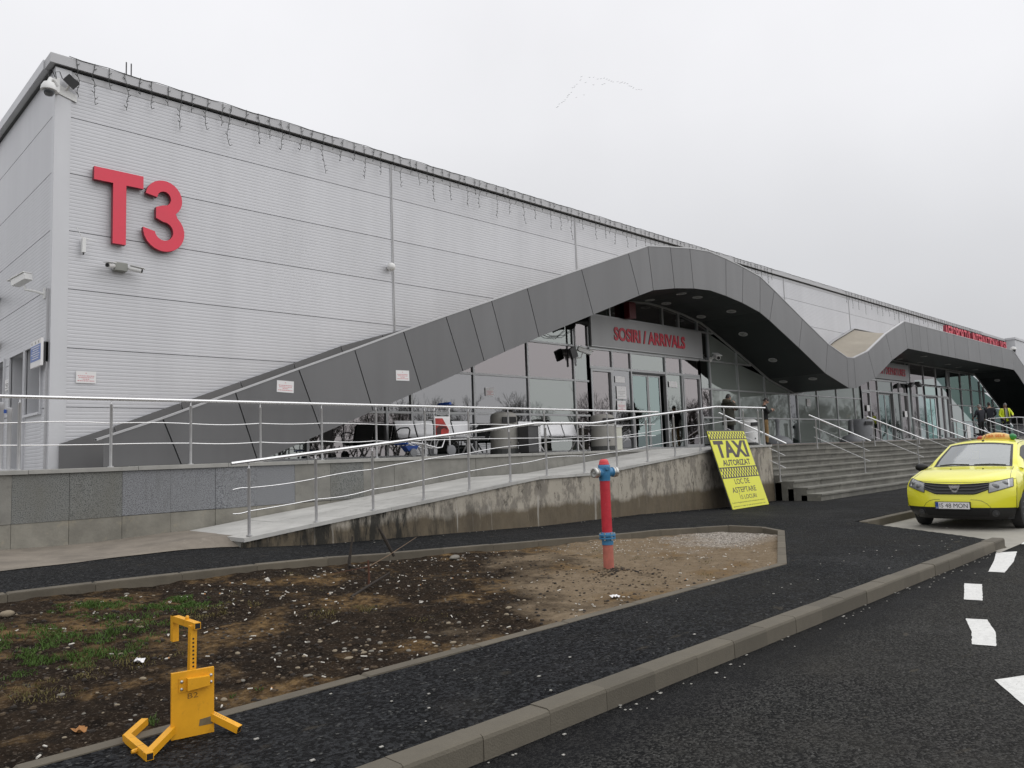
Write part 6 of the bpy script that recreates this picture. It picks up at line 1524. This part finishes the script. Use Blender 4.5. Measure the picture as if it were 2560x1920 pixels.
def soilpt():
    while True:
        z = random.random()
        if z < .40: x, y = random.gauss(4.4, 1.5), random.gauss(6.9, .75)
        elif z < .62: x, y = random.uniform(2.2, 8), random.gauss(8.05, .20)
        elif z < .80: x, y = random.uniform(1.0, 9), random.gauss(4.72, .18)
        else: x, y = random.uniform(-.5, 12), random.uniform(4.5, 8.3)
        if inpoly(x, y, insoil) and x > .2: return x, y
for i in range(125):
    x, y = soilpt(); z = soilz(x, y)+.006
    o = inst('cigarette_butt', random.choice(bme), None, (x, y, z), random.uniform(0, 2*pi))
    o.rotation_euler = (0, random.uniform(-.25, .25), random.uniform(0, 2*pi)); s_ = random.uniform(.6, 1.0); o.scale = (s_, s_*1.1, s_*1.1)
    zn = 'by the rear edging' if y > 7.75 else 'by the front edging' if y < 4.95 else 'on the tan earth near the hydrant' if x > 5.6 else 'on the middle of the dark soil' if x > 3.4 else 'on the dark soil behind the wheel clamp'
    tag(o, 'small pale cigarette butt '+zn, 'cigarette butt', 'cigarette butts '+zn)
mb = MB()
for i in range(300):
    x, y = soilpt()
    if i % 2 == 0 and x < 10: x, y = random.uniform(8.5, 12.1), random.uniform(5.2, 7.8)
    if not inpoly(x, y, insoil): continue
    z = soilz(x, y)+.003; L = random.uniform(.005, .017); a = random.uniform(0, pi); mb.bar((x-L*cos(a), y-L*sin(a), z), (x+L*cos(a), y+L*sin(a), z+random.uniform(-.003, .006)), .008, .006)
o = obj('litter_scraps', mb, M_BUTT); tag(o, 'tiny pale scraps and ash scattered over the bare soil', 'litter', kind='stuff')
# stones: one lumpy shape, a few sizes
def stone_me(seed, m):
    mb = MB(); mb.ball((0, 0, 0), 1, .8, .5, 9, 6)
    v = [tuple(Vector(p)*(1+.25*noise.noise(Vector(p)*1.3+Vector((seed*9.1, 0, 0))))) for p in mb.v]
    me = bpy.data.meshes.new('pebble'); me.from_pydata(v, [], mb.f); me.materials.append(m); me.polygons.foreach_set('use_smooth', [True]*len(me.polygons)); return me
M_STONE2 = simple('pebble_tan', (.225, .185, .13), .85, var=.3, scale=8)
sme = [stone_me(k, (M_STONE, M_STONE2)[k % 2]) for k in range(6)]
for i in range(120):
    if i < 72: x, y = random.gauss(3.6, .9), random.gauss(5.05, .38)
    elif i < 92: x, y = random.uniform(.8, 3.4), random.uniform(4.7, 7.4)
    else: x, y = random.uniform(2, 9), random.gauss(7.95, .2)
    if not inpoly(x, y, insoil): continue
    r_ = random.uniform(.010, .026)*(1.25 if random.random() < .12 else 1)
    o = inst('pebble', random.choice(sme), None, (x, y, soilz(x, y)+r_*.12), 0, (r_*random.uniform(.8, 1.4), r_, r_*random.uniform(.7, 1))); o.rotation_euler = (0, 0, random.uniform(0, 6))
    cl = 'tan' if o.data.materials[0] == M_STONE2 else 'grey'; zn = 'by the rear edging' if y > 7.6 else 'near the front edging' if y < 5.6 and x > 2.3 else 'in the dark soil behind the wheel clamp' if x < 3.4 else 'in the middle of the soil island'
    tag(o, 'rounded '+cl+' pebble '+zn, 'pebble', cl+' pebbles '+zn)
mb = MB(); tmpl = MB(); tmpl.ball((0, 0, 0), 1, .8, .55, 6, 4)
for i in range(2600):
    if i < 1300: x, y = random.uniform(8.2, 12.2), random.uniform(5.0, 7.9)
    else: x, y = random.uniform(.4, 9), random.uniform(4.5, 8.4)
    if not inpoly(x, y, insoil): continue
    if i < 1300 and random.random() > ((x-8.2)/4)*.6+max(0, (y-5.8)/2)*.6: continue
    r_ = random.uniform(.005, .013); z = soilz(x, y)+r_*.2; c_ = Vector((x, y, z))
    if len(mb.v) < 90000: mb.add([c_+Vector(p)*r_ for p in tmpl.v], tmpl.f, random.randrange(3) if i < 1300 else random.choice((0, 1, 3, 3, 3, 3)))
o = obj('gravel', mb, [M_STONE, M_STONE2, simple('gravel_white', (.40, .37, .32), .85), simple('gravel_dark', (.06, .05, .04), .9)], smooth=False); tag(o, 'loose gravel and crumbs of earth over the island', 'gravel', kind='stuff')
# clods of dark earth round the hydrant and along the near edge
clod = [stone_me(20+k, simple('earth_clod%d' % k, ((.03, .022, .016), (.06, .042, .026))[k % 2], .95, var=.3, scale=9)) for k in range(2)]
mb = MB(); tm = MB(); tm.ball((0, 0, 0), 1, .9, .6, 6, 4)
for i in range(1500):
    a, rr_ = random.uniform(0, 2*pi), abs(random.gauss(0, .26))
    if i < 160: x, y = 7.22+rr_*cos(a), 5.72+rr_*sin(a)*.8
    else: x, y = random.uniform(.3, 7.5), random.uniform(4.5, 8.3)
    if not inpoly(x, y, insoil): continue
    r_ = random.uniform(.006, .022); c_ = Vector((x, y, soilz(x, y)+r_*.1)); mb.add([c_+Vector(p)*r_*(1+.3*noise.noise(Vector(p)*2+c_*40)) for p in tm.v], tm.f, random.randrange(2))
o = obj('earth_clods', mb, [simple('clod_dark', (.022, .017, .013), .95), simple('clod_brown', (.075, .052, .03), .95)]); tag(o, 'crumbled dark clods of earth on the island', 'earth', kind='stuff')
# grass
def grassmat(nm_, a, b_):
    m, n, l, b = newmat(nm_); t = n.new('ShaderNodeTexCoord').outputs['Object']
    l.new(mixc(n, l, noi(n, l, t, 5, 3), a, b_), b.inputs['Base Color']); b.inputs['Roughness'].default_value = .7; b.inputs['Specular IOR Level'].default_value = .25; return m
mb = MB()
def blades(cx_, cy_, rx, ry, n, hmin, hmax, mi):
    for i in range(n):
        a, q = random.uniform(0, 2*pi), sqrt(random.random()); x, y = cx_+rx*q*cos(a), cy_+ry*q*sin(a)
        if not inpoly(x, y, insoil): continue
        if noise.noise((x*4.2, y*4.2, 4)) + .5*noise.noise((x*13, y*13, 8)) < .02+random.uniform(-.12, .12): continue
        z = soilz(x, y)-.003; hh = random.uniform(hmin, hmax)*(1.2-q*.7); b0 = random.uniform(0, 2*pi); w_ = random.uniform(.0022, .0042)
        dx, dy = random.uniform(-.9, .9)*hh, random.uniform(-.9, .9)*hh; sx_, sy_ = w_*cos(b0), w_*sin(b0)
        mb.add([(x-sx_, y-sy_, z), (x+sx_, y+sy_, z), (x+dx*.45+sx_*.7, y+dy*.45+sy_*.7, z+hh*.65), (x+dx*.45-sx_*.7, y+dy*.45-sy_*.7, z+hh*.65), (x+dx, y+dy, z+hh*.95)], [(0, 1, 2, 3), (3, 2, 4)], mi)
for c in ((2.60, 7.30, .55, .32), (2.05, 6.75, .60, .30), (1.75, 6.35, .50, .28), (1.45, 7.1, .45, .40), (2.25, 7.85, .35, .2), (1.15, 6.6, .4, .45), (2.95, 7.5, .25, .2)): blades(c[0], c[1], c[2]*1.15, c[3]*1.2, 3000, .014, .050, 0)
for c in ((1.9, 6.0, .5, .25), (2.7, 6.95, .45, .2), (1.3, 5.75, .4, .3), (3.15, 7.0, .35, .2), (3.9, 6.2, .4, .2)): blades(*c, 700, .015, .045, 1)
for c in ((1.92, 4.66, .10, .06), (1.66, 4.64, .14, .07), (2.24, 4.72, .12, .05)): blades(*c, 160, .02, .05, 0)
for k in range(26):
    x, y = random.uniform(.6, 9), random.uniform(4.6, 8.2); blades(x, y, .16, .10, 60, .01, .03, 1)
o = obj('grass', mb, [grassmat('grass_green', (.040, .085, .014), (.075, .125, .025)), grassmat('grass_dry', (.16, .12, .045), (.085, .085, .03))]); tag(o, 'thin patches of green grass on the left of the soil island', 'grass', kind='stuff')
# single finds
pf = tag(obj('paper_scrap', MB().grid([[(2.02+.075*(i/6-.5), 5.89+.10*(j/4-.5)*sin(pi*(i+.6)/7.2), soilz(2.02, 5.89)+.02+.012*sin(i*1.3+j)) for j in range(5)] for i in range(7)]), M_PAPER), 'crumpled white paper scrap on dark soil behind the wheel clamp', 'litter')
pf = tag(obj('paper_scrap', MB().grid([[(6.05+.09*(i/5-.5), 4.80+.08*(j/4-.5), soilz(6.05, 4.8)+.016+.012*sin(i*1.7+j*2.1)) for j in range(5)] for i in range(6)]), M_PAPER), 'white torn paper scrap against the near edging before the hydrant', 'litter')
lf = tag(obj('dead_leaf', MB().grid([[(1.33+.05*(i/5-.5)*(1+.5*sin(j*2)), 4.78+.075*(j/5-.5), soilz(1.33, 4.78)+.015+.012*sin(i*1.1+j*1.9)) for j in range(6)] for i in range(6)]), M_LEAF), 'curled brown dead leaf on the dark soil left of the wheel clamp', 'leaf')
rk = inst('rubble_stone', sme[2], None, (6.68, 7.95, soilz(6.68, 7.95)+.03), .5, (.13, .08, .06)); tag(rk, 'largest pale lump of rubble beside the rear edging', 'stone')
rk = inst('rubble_stone', sme[3], None, (1.62, 7.9, soilz(1.62, 7.9)+.03), 1.2, (.05, .07, .06)); tag(rk, 'upright pale stone beside the edging at the left picture edge', 'stone')
cup = tag(obj('spoon', MB().ball((1.545, 4.52, -1.378), .022, .014, .008, 10, 6).tube([(1.545, 4.52, -1.378), (1.50, 4.48, -1.374)], .004, 5), M_WHITE), 'white plastic spoon on the edging inside the clamp leg', 'spoon')
st = thing('dead_stick', (5.1, 8.03, -1.25), 'forked black dead stick poking from the soil by the rear edging', 'stick')
z0 = soilz(5.1, 8.0); obj('branch', MB().tube([(5.08, 7.98, z0-.05), (5.10, 8.0, z0+.10), (5.17, 8.03, z0+.38)], [.016, .020, .010], 7), M_WOOD, st); obj('branch', MB().tube([(5.07, 7.97, z0+.06), (5.2, 7.86, z0-.02), (5.32, 7.75, z0-.08)], [.014, .012, .008], 7), M_WOOD, st)
st = thing('dead_stick', (5.9, 8.3, -1.25), 'single black stick leaning left above the rear edging', 'stick')
z0 = soilz(5.85, 8.2); obj('branch', MB().tube([(5.93, 8.26, z0+.06), (5.83, 8.29, z0+.26), (5.74, 8.31, z0+.43)], [.018, .024, .012], 7), M_WOOD, st)
st = thing('dry_stem', (4.65, 6.93, -1.3), 'broken reddish dry stem standing in the middle of the dark soil', 'plant')
z0 = soilz(4.65, 6.93); obj('stem', MB().tube([(4.65, 6.93, z0-.03), (4.66, 6.94, z0+.12), (4.66, 6.95, z0+.27)], [.014, .012, .010], 7), simple('stem_red', (.085, .035, .02), .9), st)
obj('twig', MB().tube([(4.66, 6.95, z0+.20), (4.95, 7.0, z0+.28), (5.45, 7.15, z0+.42)], [.005, .004, .002], 5), simple('twig_tan', (.20, .14, .09), .9), st); obj('twig', MB().tube([(4.66, 6.95, z0+.20), (4.5, 6.98, z0+.19), (4.25, 7.0, z0+.18)], [.005, .004, .002], 5), bpy.data.materials['stem_red'], st); obj('root', MB().tube([(4.3, 6.72, z0-.03), (4.62, 6.86, z0+.03), (4.95, 6.98, z0+.10)], [.014, .012, .008], 7), M_WOOD, st)
mb = MB()
for i in range(170):                                             # crumbs along the road gutter and on the pavement
    z = random.random()
    if z < .45: x, y, zz = random.uniform(1.8, 12), 3.03-abs(random.gauss(0, .10)), -1.526
    elif z < .7: x, y = random.uniform(.5, 14), random.uniform(3.25, 4.3); zz = G(x, y)+.004
    else: x, y = random.uniform(4.8, 19), 10.03-abs(random.gauss(0, .15)); zz = G(x, y)+.004
    r_ = random.uniform(.003, .008); mb.box(x-r_*random.uniform(.8, 2), x+r_*1.3, y-r_, y+r_, zz, zz+r_*.6)
o = obj('pavement_litter', mb, simple('dull_litter', (.36, .35, .32), .8, var=.3, scale=40)); tag(o, 'pale crumbs of litter along the kerb and the foot of the ramp wall', 'litter', kind='stuff')

# ================================================================== BIRDS, AND THE TREES ACROSS THE ROAD THAT SHOW IN THE GLASS
mb = MB(); s_ = .95
mb.add([(-.30, 0, 0), (.34, 0, .02), (0, .05, .03), (0, -.05, .03), (-.05, .62, .16), (.12, .60, .15), (-.05, -.62, .16), (.12, -.60, .15), (.16, 0, .03), (-.12, 0, .03)], [(0, 2, 1, 3), (9, 4, 5, 8), (9, 8, 7, 6)])
bird_me = bpy.data.meshes.new('bird'); bird_me.from_pydata([tuple(Vector(v)*s_) for v in mb.v], [], mb.f); bird_me.materials.append(M_BIRD)
BPX = [(690, 237), (672, 297), (605, 375), (563, 408), (520, 441), (553, 433), (500, 527), (462, 562), (440, 580), (430, 613), (388, 663), (362, 692), (327, 714), (280, 740), (258, 783), (236, 803), (765, 345), (838, 249), (915, 246), (990, 279), (1045, 274), (1105, 262), (1157, 279), (1195, 299), (1243, 318), (1270, 334), (1358, 328), (1405, 351), (1440, 337), (1487, 352), (1535, 366), (1573, 406), (1610, 416), (1646, 443), (1698, 475), (1750, 470), (1792, 477), (910, 386), (1076, 380), (1113, 366), (733, 572), (592, 620)]
for (bx, by) in BPX:
    X_, Y_ = 1360+bx*.13562, 160+by*.13562
    d = CF + CR*((X_-1280)/1929.88) + CU*((960-Y_)/1929.88)
    o = inst('bird', bird_me, None, d*430+Vector((0, 0, -0)), random.uniform(-.3, .3)+radians(20)); o.rotation_euler = (random.uniform(-.25, .25), random.uniform(-.1, .1), radians(25)+random.uniform(-.3, .3))
    tag(o, 'tiny far bird in the loose flock high in the grey sky', 'bird', 'flock of birds in the sky')
def tree_meshes(seed, ht):
    rnd = random.Random(seed); tr_, cr_ = MB(), MB()
    def grow(p, d, L, r, depth):
        pts = [p]; q = p
        for k in range(3):
            d = (d+Vector((rnd.uniform(-.16, .16), rnd.uniform(-.16, .16), .07))).normalized(); q = q+d*L/3; pts.append(q)
        (tr_ if depth < 2 else cr_).tube(pts, [r, r*.9, r*.78, r*.66], 5 if depth < 3 else 3, 0, False)
        if depth >= 6: return
        for k in range(rnd.choice((2, 3, 3) if depth < 5 else (2, 3))):
            dd = (d+Vector((rnd.uniform(-.75, .75), rnd.uniform(-.75, .75), rnd.uniform(-.15, .5)))).normalized()
            grow(pts[rnd.choice((2, 3, 3))], dd, L*rnd.uniform(.66, .88), max(r*.6, .014), depth+1)
    grow(Vector((0, 0, -.3)), Vector((0, 0, 1)), ht*.24, ht*.020, 0)
    out = []
    for nm_, m in (('trunk', tr_), ('crown', cr_)):
        me = bpy.data.meshes.new(nm_); me.from_pydata([tuple(v) for v in m.v], [], m.f); me.materials.append(M_TWIG); out.append(me)
    return out
TM = [tree_meshes(s_, h_) for s_, h_ in ((1, 10.5), (2, 9), (3, 11.5), (4, 8))]
random.seed(31)
for i in range(64):
    x = 22+i*2.3+random.uniform(-1.5, 1.5); y = -random.uniform(15, 38); a, b_ = random.choice(TM)
    t = thing('bare_tree', (x, y, -1.5), 'bare winter tree across the road, seen reflected in the hall windows', 'tree', 'bare trees across the road', random.uniform(0, 6)); s_ = random.uniform(.75, 1.15); t.scale = (s_, s_, s_)
    inst('trunk', a, t); inst('crown', b_, t)

# everything above was laid out relative to the eye: lift it to stand on the road at zero
for o in list(S.objects):
    if o.parent is None and o.type in {'MESH', 'EMPTY'}: o.location.z += H
